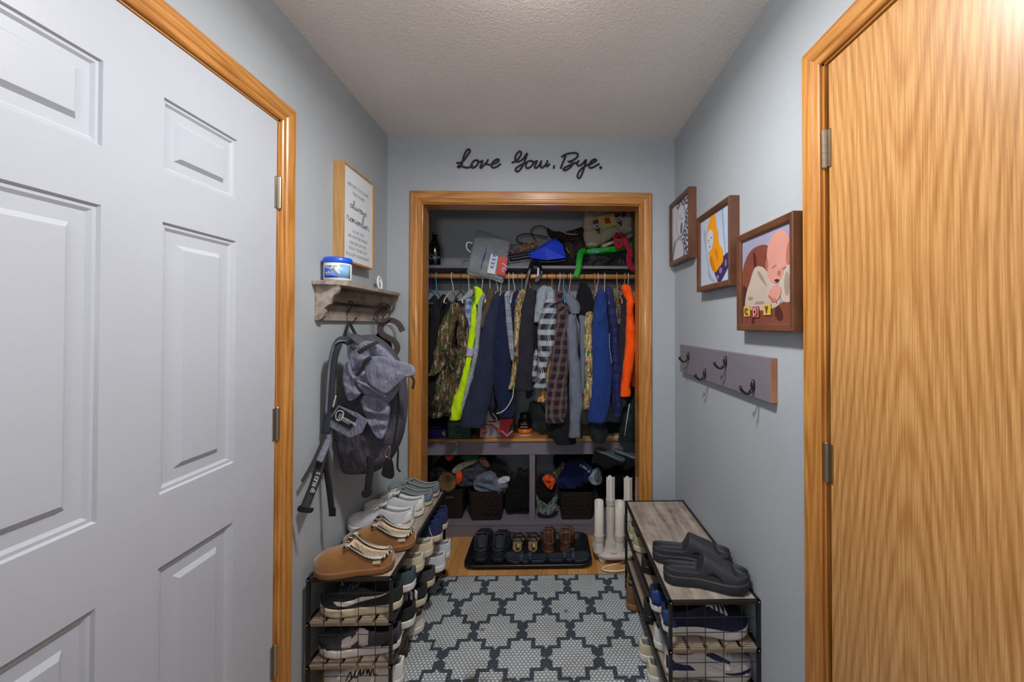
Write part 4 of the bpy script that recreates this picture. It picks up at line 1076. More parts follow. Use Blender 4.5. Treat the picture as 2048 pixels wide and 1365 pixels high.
for k in range(26):
    a = (rnd.uniform(1050, 1073), rnd.uniform(484, 496)); b = (a[0]+rnd.uniform(-6, 6), a[1]+rnd.uniform(-5, 5))
    tw.tube([P(a[0], a[1], y=2.735), P((a[0]+b[0])/2, (a[1]+b[1])/2-2, y=2.725), P(b[0], b[1], y=2.735)], .0022, 5)
obj('twine_knot', tw, M_gold, tb_, smooth=True)
cdm = plain('dark_brown_cord', (66, 38, 30), .6)
cl_ = obj('bag_handle_cord', MB().tube([P(a.x, a.y, y=2.84) for a in cr([V((1075, 488, 0)), V((1046, 487, 0)), V((1034, 482, 0)), V((1036, 473, 0)), V((1052, 468, 0)), V((1075, 471, 0)), V((1096, 475, 0))], 6)], .005, 8), cdm, smooth=True)
tag(cl_, 'low dark brown handle loop on the high shelf behind the twine', 'handle cord')
cl_ = obj('bag_handle_cord', MB().tube([P(a.x, a.y, y=2.86) for a in cr([V((1072, 482, 0)), V((1062, 465, 0)), V((1068, 455, 0)), V((1082, 452, 0)), V((1094, 458, 0)), V((1098, 470, 0))], 6)], .005, 8), plain('chestnut_cord', (104, 60, 36), .6), smooth=True)
tag(cl_, 'upright chestnut handle loop beside the dark tote on high shelf', 'handle cord')
# blue folded box
bb = thing('blue_fabric_bin', 'bright blue faceted fabric bin lying on the high shelf', 'fabric bin', (P(1095, 515, y=2.74).x, 2.74, SZ))
A = [P(*q, y=yy) for q, yy in (((1060, 516), 2.72), ((1110, 475), 2.74), ((1126, 490), 2.75), ((1132, 516), 2.72), ((1094, 521), 2.70), ((1088, 494), 2.69), ((1056, 508), 2.74))]
bk = [p+V((0, .12, 0)) for p in (A[6], A[1], A[2], A[3], A[0])]
m = MB().add(A+bk, [(6, 5, 4, 0), (6, 1, 5), (5, 1, 2, 3), (5, 3, 4), (6, 7, 8, 1), (1, 8, 9, 2), (2, 9, 10, 3), (3, 10, 11, 4), (4, 11, 0), (0, 11, 7, 6), (7, 11, 10, 9, 8)])
obj('bin_shell', m, plain('bright_blue_fabric', (22, 60, 216), .6, bump=.1), bb, bevel=.002)
stroke('dark_binding', [(1058, 519), (1080, 524), (1105, 524), (1135, 520)], 2.70, .005, M_blackpl, bb)
# dark tote
dt = thing('dark_tote', 'dark brown soft tote bag slumped between the blue bin and the beige tote', 'tote bag', (P(1130, 500, y=2.78).x, 2.80, SZ))
M_dkb = cloth('dark_brown_leather', (44, 36, 32), None, 30, .6)
lump('', '', '', [(1095, 452), (1108, 458), (1130, 460), (1150, 456), (1166, 450), (1172, 480), (1168, 515), (1140, 522), (1132, 500), (1118, 472), (1100, 466)], 2.76, .16, M_dkb, .012, 3, part='bag_body', parent=dt)
stroke('cream_piping', [(1118, 460), (1130, 466), (1142, 469), (1154, 469)], 2.742, .0035, plain('cream_piping', (190, 164, 124), .7), dt)
stroke('cream_piping', [(1132, 495), (1136, 503), (1139, 507)], 2.74, .002, MC['cream_piping'], dt)
# beige tote
bt = thing('canvas_tote', 'beige canvas tote printed with bottles folded on the high shelf at right', 'tote bag', (P(1215, 480, y=2.76).x, 2.76, SZ+.03))
M_canvas = cloth('beige_canvas', (178, 168, 150), (160, 150, 132), 150, .9)
lump('', '', '', [(1172, 416), (1200, 414), (1240, 416), (1268, 422), (1269, 445), (1266, 462), (1235, 470), (1210, 484), (1188, 493), (1172, 488), (1166, 465), (1168, 440)], 2.745, .20, M_canvas, .007, 8, part='bag_body', parent=bt)
lump('', '', '', [(1205, 488), (1222, 481), (1245, 474), (1268, 463), (1268, 472), (1245, 482), (1222, 489), (1208, 494)], 2.735, .14, M_canvas, .004, 9, part='folded_flap', parent=bt)
yq = 2.712
def bottle_print(cx, cy, s, ang):
    def tr(pts): return [(cx+(x*math.cos(ang)-y*math.sin(ang))*s, cy+(x*math.sin(ang)+y*math.cos(ang))*s) for x, y in pts]
    quad('printed_bottle', tr([(-6, -14), (6, -14), (6, 8), (2.2, 12), (2.2, 19), (-2.2, 19), (-2.2, 12), (-6, 8)]), yq, plain('maroon_print', (84, 20, 28), .8), bt)
    quad('bottle_label', tr([(-6, -5), (6, -5), (6, 6), (-6, 6)]), yq-.002, plain('pale_blue_print', (130, 160, 170), .8), bt)
    quad('label_mark', tr([(0, -3), (2.4, 1.5), (0, 4), (-2.4, 1.5)]), yq-.0035, plain('dark_print', (24, 24, 30), .8), bt)
quad('yellow_panel', [(1194, 432), (1228, 426), (1233, 450), (1202, 460)], yq+.001, plain('pale_yellow_print', (168, 160, 92), .8), bt)
bottle_print(1194, 452, .85, -.28); bottle_print(1238, 438, .78, -.32)
quad('red_square', [(1208, 437), (1219, 435), (1222, 446), (1211, 448)], yq-.001, plain('red_square_print', (150, 40, 32), .8), bt)
quad('maroon_print_corner', [(1242, 423), (1251, 424), (1252, 432), (1245, 434)], yq, MC['maroon_print'], bt)
# green bag with strap, red strap, black heap
gr = thing('green_bag', 'bright green bag under the beige tote with a strap hanging over the rod', 'bag', (P(1210, 505, y=2.72).x, 2.72, SZ+.02))
M_green = plain('bright_green_fabric', (18, 150, 34), .6, bump=.3, bscale=120)
lump('', '', '', [(1165, 500), (1190, 494), (1225, 492), (1255, 486), (1269, 478), (1269, 492), (1245, 501), (1210, 506), (1180, 508)], 2.73, .16, M_green, .006, 12, part='bag_body', parent=gr)
strap('shoulder_strap', [(1172, 501, 2.70), (1162, 506, 2.66), (1159, 520, 2.62), (1156, 540, 2.60), (1151, 555, 2.595)], 12, M_green, gr, th=.004)
quad('printed_corner', [(1183, 503), (1188, 500), (1200, 504), (1194, 507)], 2.70, plain('blue_yellow_print', (70, 130, 180), .6), gr)
rs = thing('red_strap', 'crimson fabric strap looping over the green bag at right end of shelf', 'strap', (P(1250, 490, y=2.70).x, 2.70, SZ+.02))
M_crim = cloth('crimson_cloth', (172, 36, 60), None, 60)
strap('strap_loop', [(1236, 466, 2.70), (1231, 478, 2.685), (1236, 494, 2.685), (1243, 490, 2.69), (1246, 478, 2.70), (1240, 466, 2.70)], 9, M_crim, rs, th=.003)
strap('strap_tail', [(1246, 472, 2.685), (1253, 488, 2.675), (1260, 503, 2.67), (1258, 520, 2.665), (1262, 534, 2.665), (1270, 537, 2.665)], 12, M_crim, rs, th=.003)
lump('black_garment', 'black shiny garment bundle beneath the green bag on the high shelf', 'garment', [(1150, 508), (1180, 506), (1230, 505), (1268, 500), (1269, 536), (1235, 541), (1190, 541), (1160, 536), (1146, 524)], 2.70, .25, cloth('shiny_black', (18, 18, 22), None, 30, .45), .008, 21)
lump('black_garment', 'flat black cloth under the blue bin on the high shelf', 'garment', [(1060, 520), (1090, 524), (1130, 520), (1150, 516), (1150, 530), (1110, 529), (1070, 529)], 2.71, .2, CB, .004, 22)
bs = thing('black_bag_strap', 'black webbing bag straps drooping from the high shelf across the rod', 'strap', (P(1065, 525, y=2.66).x, 2.66, SZ))
strap('strap', [(1078, 523, 2.68), (1066, 526, 2.64), (1060, 540, 2.605), (1054, 560, 2.60), (1050, 582, 2.595)], 9, M_blackpl, bs, th=.003)
strap('strap', [(1072, 523, 2.68), (1078, 535, 2.62), (1076, 550, 2.605), (1070, 565, 2.60)], 5, M_blackpl, bs, th=.003)
strap('strap', [(1076, 523, 2.68), (1083, 540, 2.61), (1081, 552, 2.605), (1072, 566, 2.60)], 5, M_blackpl, bs, th=.003)
quad('strap_tag', [(1075, 536), (1078, 536), (1078, 552), (1074, 554)], 2.598, M_label, bs)

# ------------------------------------------------------------------ bench top
BZ = .6525
def frontbox(name, label, cat, px0, px1, ptop, y, depth, mat, tag_=None, zb=BZ, group=None, bev=.0015):
    a = P(px0, 870, y=y); b = P(px1, 870, y=y); zt = P((px0+px1)/2, ptop, y=y).z
    r = thing(name, label, cat, ((a.x+b.x)/2, y+depth/2, zb), 0, group)
    obj('carton', MB().box(a.x, b.x, y, y+depth, zb, zt), mat, r, bevel=bev)
    return r, a.x, b.x, zt
b1, *_ = frontbox('cardboard_box', 'deep blue box with a yellow triangle at left end of bench', 'box', 853, 893, 860, 2.70, .22, plain('deep_blue_card', (34, 28, 140), .5))
quad('yellow_triangle', [(889, 861), (891, 874), (883, 868)], 2.697, plain('orange_yellow_card', (220, 160, 50), .5), b1)
quad('red_stripe', [(853, 858.5), (880, 852.5), (881, 854), (853, 861)], 2.696, plain('dark_red_card', (110, 30, 34), .5), b1)
b2, xa, xb, zt = frontbox('cardboard_box', 'dark green box with white print on the bench under the yellow sleeve', 'box', 895, 941, 843, 2.672, .20, plain('dark_green_card', (14, 62, 44), .5))
rnd = random.Random(11); tm = MB()
for k in range(11):
    zz = BZ+.010+k*.0092; ln = rnd.choice((.03, .045, .06, .075, .085)); th = .0022 if k in (3, 4, 7, 9, 10) else .0009
    x = xa+.012
    while x < xa+.012+ln:
        w_ = rnd.uniform(.002, .006); tm.box(x, min(x+w_, xb-.02), 2.6705, 2.6722, zz, zz+th); x += w_+.0012
obj('printed_text', tm, plain('pale_green_print', (176, 200, 186), .6), b2)
b3, xa, xb, zt = frontbox('tool_box_carton', 'grey and red carton with round emblem on the bench', 'box', 960, 1025, 842, 2.70, .20, plain('grey_card', (150, 150, 152), .55))
M_cr = plain('red_card', (200, 32, 36), .5); M_cb = plain('beige_card', (196, 186, 174), .6); M_bk = plain('black_print', (30, 26, 30), .5)
quad('raised_flap', [(961, 846), (972, 823), (984, 822), (994, 836), (996, 846)], 2.702, M_cb, b3)
quad('picture_panel', [(961, 846), (996, 846), (1003, 856), (990, 856), (984, 850), (961, 850)], 2.6985, M_cb, b3)
quad('red_band', [(960.5, 848), (984, 848), (991, 854), (1006, 868), (1012, 877), (1006, 877), (988, 857), (982, 851), (960.5, 851)], 2.698, M_cr, b3)
quad('red_panel', [(1000, 840), (1025, 838), (1025, 877), (1012, 877), (1003, 864), (1000, 858)], 2.6975, M_cr, b3)
quad('white_chevron', [(1003, 860), (1014, 870), (1025, 860), (1025, 864), (1014, 874.5), (1003, 864)], 2.6965, M_label, b3)
quad('black_panel', [(1020, 852), (1025, 845), (1025, 859), (1018, 866)], 2.6962, M_bk, b3)
quad('tool_picture', [(977, 825), (981, 824), (992, 838), (990, 842), (984, 837)], 2.700, M_bk, b3)
quad('tool_picture', [(977, 843), (992, 842), (992, 845), (978, 845)], 2.697, M_bk, b3)
c = P(967.5, 862.5, y=2.697); obj('round_emblem', MB().lathe([(0, -.001), (.0225, -.001), (.0225, .001), (0, .001)], c, 24, Matrix.Rotation(PI/2, 3, 'X')), M_cr, b3)
text('emblem_letters', 'JCY', .021, c+V((-.0165, -.002, -.007)), (PI/2, 0, 0), M_label, b3, shear=.3, off=.0006)
quad('red_badge', [(994, 857), (1002, 857), (1002, 866), (994, 866)], 2.6955, M_cr, b3)
bw = MB()
for k in range(4): bw.box(P(995, 860, y=2.69).x, P(1001, 860, y=2.69).x, 2.6935, 2.695, P(998, 859.2+k*1.9, y=2.69).z-.001, P(998, 859.2+k*1.9, y=2.69).z+.0008)
obj('badge_print', bw, M_label, b3)
jx = P(1050, 870, y=2.78).x
jr = thing('supplement_jar', 'round jar with orange wrap and black lid on the bench', 'jar', (jx, 2.775, BZ))
obj('jar_body', MB().lathe([(0, 0), (.046, 0), (.0485, .004), (.0485, .010)], (jx, 2.775, BZ), 32).lathe([(.0485, .010), (.0485, .095), (.044, .104), (.034, .112), (0, .112)], (jx, 2.775, BZ), 32), plain('jar_black', (24, 28, 34), .3), jr, smooth=True)
obj('orange_wrap', MB().lathe([(.0487, .008), (.0492, .008), (.0492, .046), (.0487, .046)], (jx, 2.775, BZ), 32), plain('jar_orange', (222, 108, 30), .4), jr, smooth=True)
obj('white_base_band', MB().lathe([(.0487, .001), (.0494, .001), (.0494, .009), (.0487, .009)], (jx, 2.775, BZ), 32), M_label, jr, smooth=True)
obj('lid', MB().lathe([(0, .108), (.034, .108), (.036, .112), (.036, .140), (.033, .146), (0, .147)], (jx, 2.775, BZ), 32), plain('lid_black', (34, 36, 38), .35), jr, smooth=True)
obj('orange_stripe', MB().box(jx-.026, jx+.018, 2.7262, 2.7275, BZ+.078, BZ+.086), MC['jar_orange'], jr)
text('lettering', 'Summer', .015, (jx-.028, 2.7255, BZ+.058), (PI/2, 0, 0), M_label, jr)
lump('paper_bag', 'crumpled grey bag standing behind the orange jar', 'bag', [(1058, 812), (1072, 806), (1086, 815), (1092, 840), (1096, 872), (1070, 876), (1060, 850)], 2.84, .12, cloth('grey_paper', (92, 98, 102), None, 20, .7), .008, 31)
lump('black_cloth', 'black cloth heap in the back left corner of the bench', 'garment', [(853, 842), (880, 838), (905, 845), (925, 850), (925, 876), (853, 876)], 2.88, .13, CB2, .01, 33)
wb = obj('wooden_board', MB().box(P(1165, 880, y=2.68).x, P(1268, 880, y=2.68).x, 2.674, 2.86, BZ, BZ+.014), plain('pale_plywood', (206, 190, 150), .6), bevel=.001)
tag(wb, 'thin pale plywood board lying on the right end of the bench', 'board')
lump('winter_glove', 'dark green folded cloth on the plywood board at right', 'garment', [(1206, 862), (1220, 852), (1240, 855), (1268, 860), (1269, 879), (1240, 880), (1215, 878)], 2.72, .14, C_dgreen, .008, 36)
sm = obj('hanger_hook_loop', MB().tube(cr([P(893, 887, y=2.66), P(896, 884, y=2.655), P(903, 884, y=2.65), P(912, 885, y=2.65), P(914, 891, y=2.65)], 5), .003, 8), plain('bone_plastic', (200, 190, 170), .5), smooth=True)
tag(sm, 'small bone coloured plastic hook under the dark green box', 'hook')

# ------------------------------------------------------------------ cubbies
M_bask = plain('espresso_plastic', (36, 26, 26), .45)
def basket(name, label, px0, px1, ptop, pbot, y, depth, weave=True, group='dark woven baskets'):
    a, b = P(px0, pbot, y=y), P(px1, pbot, y=y); zt = P(px0, ptop, y=y).z; zb = .0915
    cx, hx = (a.x+b.x)/2, (b.x-a.x)/2; cy, hy = y+depth/2, depth/2
    r = thing(name, label, 'basket', (cx, cy, zb), 0, group)
    k = .86
    R = [rrect(cx, cy, hx*k-.006, hy*k-.006, .02, zb+.004), rrect(cx, cy, hx*k, hy*k, .02, zb), rrect(cx, cy, hx, hy, .02, zt), rrect(cx, cy, hx+.003, hy+.003, .02, zt), rrect(cx, cy, hx+.003, hy+.003, .02, zt+.006), rrect(cx, cy, hx-.004, hy-.004, .02, zt+.006), rrect(cx, cy, hx*k-.006, hy*k-.006, .02, zb+.005)]
    obj('tub', MB().loft(R), M_bask, r, smooth=False)
    if weave:
        m = MB(); nx, nz_ = 9, 6
        for i in range(nx):
            for j in range(nz_):
                if (i+j) % 2: continue
                v = (j+.7)/(nz_+.4); z = lerp(zb, zt, v); kk = lerp(k, 1, v); x = cx+(-1+2*(i+.5)/nx)*hx*kk*.9; yy = cy-hy*kk-.0015
                s_ = 1 if (i//2+j) % 2 else -1; dx, dz = .008, .007*s_
                m.tube([(x-dx, yy, z-dz), (x, yy-.002, z), (x+dx, yy, z+dz)], .0032, 6)
        o = obj('weave', m, M_bask, r, smooth=True); o['kind'] = 'stuff'
    else:
        obj('label_slot', MB().box(cx-.03, cx+.035, cy-hy-.003, cy-hy+.006, lerp(zb, zt, .72), lerp(zb, zt, .78)), plain('slot_grey', (70, 66, 66), .5), r)
    return r
basket('storage_box', 'plain dark plastic bin at the left of the left cubby', 868, 927, 981, 1034, 2.73, .24, False, None)
basket('basket', 'dark woven basket under the grey sweater in left cubby', 936, 1007, 986, 1041, 2.70, .26)
basket('basket', 'dark woven basket under the navy cap in right cubby', 1118, 1190, 987, 1039, 2.70, .26)
C_blk = cloth('matte_black_knit', (17, 17, 20)); C_gs = cloth('slate_grey_fleece', (66, 70, 86)); C_beige = cloth('beige_ribbed', (150, 142, 124), None, 120); C_bl = cloth('brown_glove_leather', (104, 72, 56), None, 30, .6)
lump('black_jacket_heap', 'black jackets heaped at the left back of the left cubby', 'garment', [(858, 945), (868, 930), (885, 914), (930, 913), (985, 913), (986, 935), (975, 962), (930, 975), (885, 985), (858, 980)], 2.80, .2, C_blk, .014, 41)
lump('puffer_sleeve', 'black padded sleeve bulging beside the fur trimmed hood', 'garment', [(858, 950), (872, 938), (890, 944), (893, 962), (884, 980), (862, 980)], 2.76, .06, cloth('black_nylon', (20, 20, 24), None, 30, .5), .008, 42)
lump('orange_cloth', 'scrap of red orange cloth on top of the left pile', 'garment', [(888, 914), (906, 913), (903, 922), (895, 923)], 2.765, .04, plain('red_orange_cloth', (206, 60, 30), .9), .003, 43)
lump('green_cloth', 'scrap of green cloth on top of the left pile', 'garment', [(922, 914), (955, 913), (953, 921), (938, 923), (925, 922)], 2.765, .05, plain('kelly_green_cloth', (30, 110, 50), .9), .004, 44)
hd = thing('fur_trimmed_parka', 'grey parka with beige trim and tan fur hood piled on the left bins', 'parka', (P(925, 960, y=2.74).x, 2.74, .36))
lump('', '', '', [(902, 970), (912, 945), (930, 928), (952, 925), (968, 932), (975, 950), (962, 965), (940, 978), (918, 978)], 2.725, .14, C_gs, .012, 45, part='parka_body', parent=hd)
lump('', '', '', [(902, 945), (918, 930), (940, 923), (955, 923), (945, 930), (925, 940), (912, 952)], 2.715, .06, C_beige, .006, 46, part='ribbed_trim', parent=hd)
lump('', '', '', [(912, 950), (920, 946), (924, 958), (918, 970), (912, 966)], 2.71, .04, plain('bright_orange_lining', (226, 70, 24), .9), .004, 47, part='orange_lining', parent=hd)
fc = P(895, 962, y=2.73)
def ff(rnd):
    a, b = rnd.uniform(0, 2*PI), math.acos(rnd.uniform(-1, 1)); d = V((math.sin(b)*math.cos(a), -abs(math.sin(b)*math.sin(a)), math.cos(b))); p = fc+V((d.x*.036, d.y*.03, d.z*.038))
    return p-hd.location, d
fluff('fur_trim', hd, ff, 2600, plain('tan_fur', (176, 142, 102), .95, var=.3), .030, .0014, 4)
obj('fur_core', MB().ball(fc, (.034, .028, .036)), plain('dark_fur', (120, 94, 68), .95, var=.3), hd, smooth=True)
lump('grey_sweater', 'heather grey sweater spilling over the woven basket, left cubby', 'sweater', [(944, 968), (958, 955), (982, 952), (995, 962), (1012, 970), (1014, 985), (1000, 998), (975, 998), (955, 988), (946, 984)], 2.685, .18, C_grey, .012, 48)
lump('leather_glove', 'brown leather glove atop the parka in left cubby', 'glove', [(955, 920), (966, 916), (974, 925), (979, 936), (970, 937), (960, 930)], 2.72, .05, C_bl, .005, 49)
lump('knit_hat', 'black knit hat beside the grey sweater in left cubby', 'hat', [(978, 938), (990, 926), (1004, 932), (1016, 946), (1018, 958), (1005, 962), (985, 958)], 2.74, .1, C_blk, .01, 50)
lump('white_sock', 'white sock between the black hat and grey sweater', 'sock', [(994, 964), (1005, 957), (1018, 957), (1018, 965), (1006, 969), (997, 972)], 2.70, .05, plain('white_cotton', (190, 196, 208), .95, bump=.3), .004, 51)
lump('black_bag', 'slumped black bag against the cubby divider on the left side', 'bag', [(1012, 966), (1025, 962), (1036, 948), (1046, 956), (1058, 956), (1058, 1020), (1045, 1026), (1025, 1030), (1010, 1022)], 2.72, .2, C_blk, .012, 52)
# right cubby
lump('black_heap', 'black clothing heaped at the top of the right cubby', 'garment', [(1112, 916), (1150, 912), (1200, 912), (1268, 912), (1268, 1000), (1205, 1005), (1190, 960), (1150, 955), (1120, 960), (1108, 935)], 2.84, .19, C_blk, .014, 53)
nc = thing('navy_cap', 'navy blue cap with white curved lettering on the right basket', 'cap', (P(1150, 965, y=2.72).x, 2.72, .30))
C_nb = cloth('navy_twill', (22, 36, 84))
lump('', '', '', [(1112, 968), (1122, 945), (1140, 930), (1165, 926), (1182, 940), (1190, 950), (1180, 968), (1160, 980), (1130, 984), (1114, 978)], 2.705, .14, C_nb, .010, 54, part='crown', parent=nc)
for i, ch in enumerate('SQUID'):
    px, py = lerp(1159, 1175, i/4), lerp(933, 943, (i/4)**1.3)
    text('letter', ch, .021, P(px, py, y=2.694), (PI/2, .25+.14*i, 0), M_label, nc, off=.0004)
cp = thing('camouflage_hat', 'camouflage cap brim hanging down beside the divider, right cubby', 'cap', (P(1094, 1010, y=2.72).x, 2.72, .20))
lump('', '', '', [(1074, 962), (1090, 955), (1110, 965), (1112, 990), (1098, 1008), (1082, 1006), (1072, 990)], 2.72, .12, C_blk, .010, 55, part='crown', parent=cp)
lump('', '', '', [(1074, 1000), (1082, 1010), (1096, 1012), (1108, 1005), (1114, 990), (1113, 1015), (1104, 1030), (1088, 1032), (1076, 1022)], 2.70, .02, camo('grey_green_camo', [(30, 42, 36), (66, 86, 76), (110, 128, 120), (48, 66, 54), (150, 160, 150)], 40), .003, 56, part='brim', parent=cp)
lump('orange_beanie', 'orange and black camouflage beanie above the hanging cap', 'beanie', [(1084, 962), (1092, 953), (1104, 956), (1112, 966), (1108, 974), (1102, 984), (1092, 974)], 2.70, .06, camo('orange_camo', [(30, 18, 14), (212, 66, 22), (240, 84, 30), (120, 40, 20), (250, 110, 50)], 60), .004, 57)
lump('camouflage_sleeve', 'dark camouflage sleeve drooping over the orange beanie', 'garment', [(1104, 950), (1118, 935), (1128, 925), (1128, 938), (1118, 955), (1110, 966), (1103, 962)], 2.735, .04, C_camoo, .004, 58)
lump('grey_patterned_hat', 'grey patterned cap between the navy cap and the boot dryer', 'cap', [(1178, 960), (1188, 946), (1200, 940), (1206, 955), (1204, 970), (1192, 974), (1182, 970)], 2.69, .08, camo('grey_pattern', [(50, 60, 66), (110, 124, 134), (150, 164, 172), (80, 92, 98), (190, 200, 206)], 60), .004, 59)

# ------------------------------------------------------------------ boot dryer and boots
M_dry = plain('warm_grey_plastic', (204, 198, 190), .42, var=.03)
DX, DY = .402, 2.452
dr = thing('boot_dryer', 'pale grey electric boot dryer with four upright tubes', 'boot dryer', (DX, DY, 0))
obj('base', MB().loft([rrect(DX, DY, .100, .092, .07, .030, 8), rrect(DX, DY, .124, .112, .09, .036, 8), rrect(DX, DY, .128, .116, .09, .052, 8), rrect(DX, DY, .120, .108, .085, .062, 8), rrect(DX, DY, .05, .05, .04, .068, 8)]), M_dry, dr, smooth=True)
for sx, sy in ((-1, -1), (1, -1), (-1, 1), (1, 1)):
    obj('foot', MB().lathe([(0, 0), (.020, 0), (.023, .01), (.028, .036), (0, .036)], (DX+sx*.075, DY+sy*.065, 0), 20), M_dry, dr, smooth=True)
tubes = [(P(1198, 1050, y=2.395).x, 2.395, .372), (P(1239, 1050, y=2.395).x, 2.395, .366), (P(1221, 990, y=2.515).x, 2.515, .455), (P(1256, 990, y=2.515).x, 2.515, .45)]
for i, (x, y, zt) in enumerate(tubes):
    r0 = .0265; n = 32; m = MB()
    ring = lambda r, z, notch=0: [(x+r*math.cos(2*PI*j/n), y+r*math.sin(2*PI*j/n), (z+(notch*(abs((j % 8)-4)/4) if i > 1 else -notch*2.4*max(0, -math.sin(2*PI*j/n))) if notch else z)) for j in range(n)]
    m.loft([ring(.034, .060), ring(.031, .075), ring(r0, .085), ring(r0, zt-.012, .014), ring(r0-.0022, zt-.012, .014), ring(r0-.0025, .10)], True, False)
    t_ = obj('tube', m, M_dry, dr, smooth=True)
    zc = zt*.62 if i > 1 else .125
    obj('collar', MB().loft([ring(r0, zc), ring(r0+.003, zc), ring(r0+.003, zc+.034), ring(r0, zc+.034)], True, False), M_dry, t_, smooth=False)
obj('dial', MB().lathe([(0, 0), (.018, 0), (.018, .003), (.010, .004), (0, .004)], (DX-.01, DY-.075, .062), 24), M_dry, dr)
obj('dial_ring', MB().tube([(DX-.01+.021*math.cos(a), DY-.075+.021*math.sin(a), .064) for a in [2*PI*k/24 for k in range(25)]], .0012, 6), M_blackpl, dr)
obj('sticker', MB().box(DX-.02, DX+.015, DY-.03, DY-.012, .066, .0685), plain('pale_blue_sticker', (160, 184, 206), .5), dr)
obj('power_cord', MB().tube(cr([(.50, 2.42, .02), (.44, 2.37, .006), (.36, 2.345, .004), (.315, 2.315, .004), (.325, 2.285, .012), (.38, 2.272, .014), (.44, 2.285, .013), (.50, 2.33, .006)], 8), .0042, 8), M_white, dr, smooth=True)
M_bt = plain('black_boot_rubber', (84, 98, 102), .4, bump=.2, var=.2)
for i, (px, py, rz, lb) in enumerate(((1213, 917, .45, 'black boot upside down on the left rear dryer tube'), (1252, 925, .35, 'black boot upside down on the right rear dryer tube'))):
    x, y, zt = tubes[2+i]
    s = Shoe('boot', lb, (x+.0+i*.012, y+.012, zt+.148), 0, .20, .080, C_blk, C_blk, M_bt, hc=.105, hv=.11, ht=.045, sh=.014, group='black boots drying upside down')
    s.r.rotation_euler = (PI, .22, -rz)

# ------------------------------------------------------------------ lettering above the closet
M_letter = plain('matte_black_letter', (14, 15, 18), .5)
def word(name, label, strokes):
    r = None
    for nm, pts in strokes:
        pp = cr([V((890+a*.1709, 280+b*.1709, 0)) for a, b in pts], 5) if len(pts) > 2 else [V((890+a*.1709, 280+b*.1709, 0)) for a, b in pts]
        q = [P(p.x, p.y, y=YB-.007) for p in pp]
        if r is None: r = thing(name, label, 'wall lettering', (q[0].x, YB-.006, q[0].z), 0, 'black cutout words above the closet')
        obj(nm, MB().ball(q[0], .0085, 12, 8) if nm == 'full_stop' else MB().tube(q, .0052, 8), M_letter, r, smooth=True)
word('cutout_word', 'black cursive cutout word Love above the closet opening', [('letter', [(135, 268), (170, 268), (212, 248), (255, 190), (290, 135), (278, 108), (250, 128), (222, 185), (206, 250), (190, 300), (165, 322), (150, 312), (175, 298), (225, 318), (280, 322), (325, 290)]),
  ('letter', [(378, 232), (335, 248), (308, 290), (322, 325), (360, 308), (388, 268), (380, 234), (400, 256), (440, 244)]), ('letter', [(440, 238), (432, 275), (412, 312), (420, 328), (455, 295), (490, 255), (505, 228)]),
  ('letter', [(470, 275), (520, 290), (590, 270), (632, 240), (612, 226), (570, 248), (543, 295), (560, 325), (605, 312), (652, 278)])])
word('cutout_word', 'black cursive cutout word You with comma above the closet opening', [('letter', [(780, 268), (835, 240), (880, 190), (892, 150), (876, 134), (848, 152), (822, 200), (828, 248), (866, 252), (915, 220), (962, 155), (944, 215), (915, 290), (880, 345), (850, 370), (824, 356), (838, 325), (890, 292), (950, 262)]),
  ('letter', [(1012, 242), (970, 252), (945, 298), (962, 330), (1004, 312), (1032, 272), (1014, 242), (1040, 258), (1078, 244)]), ('letter', [(1080, 240), (1062, 280), (1048, 315), (1066, 328), (1105, 292), (1128, 244), (1118, 300), (1136, 326), (1185, 280), (1200, 240), (1185, 290), (1195, 310), (1225, 278)]),
  ('comma', [(1280, 300), (1270, 335)])])
word('cutout_word', 'black cursive cutout word Bye with full stop above the closet opening', [('letter', [(1362, 202), (1400, 175), (1460, 156), (1530, 152), (1556, 175), (1540, 208), (1490, 240), (1440, 256), (1480, 258), (1494, 282), (1460, 325), (1410, 355), (1384, 348), (1404, 322), (1470, 292), (1540, 262)]),
  ('letter', [(1412, 188), (1380, 262), (1352, 335)]), ('letter', [(1566, 240), (1546, 282), (1566, 302), (1608, 278), (1652, 232), (1632, 310), (1606, 390), (1575, 445), (1550, 430), (1566, 375), (1612, 325), (1690, 280)]),
  ('letter', [(1690, 290), (1740, 262), (1772, 240), (1752, 226), (1712, 248), (1686, 298), (1700, 328), (1750, 310), (1806, 278)]), ('full_stop', [(1822, 324), (1834, 326)])])

# ------------------------------------------------------------------ sign on the left wall
sg = thing('framed_sign', 'white quote sign in a light wood frame on the left wall', 'wall sign', (XL, 1.8475, 1.89))
M_sf = oak('sign_frame_wood', 'z', ((206, 168, 112), (184, 142, 86)), 8, .05, .5)
y0, y1, z0, z1, xf = 1.705, 1.992, 1.680, 2.106, XL+.045
fr = MB(); b_ = .008
fr.box(XL+.0005, xf, y0, y0+b_, z0, z1).box(XL+.0005, xf, y1-b_, y1, z0, z1).box(XL+.0005, xf, y0+b_, y1-b_, z0, z0+b_).box(XL+.0005, xf, y0+b_, y1-b_, z1-b_, z1)
obj('frame', fr, M_sf, sg, bevel=.0008)
obj('panel', MB().box(xf-.012, xf-.006, y0+b_, y1-b_, z0+b_, z1-b_), plain('sign_white', (214, 220, 228), .6, var=.01), sg)
M_ink = plain('grey_ink', (84, 90, 98), .7); M_ink2 = plain('dark_ink', (44, 48, 56), .7)
ym = (y0+y1)/2
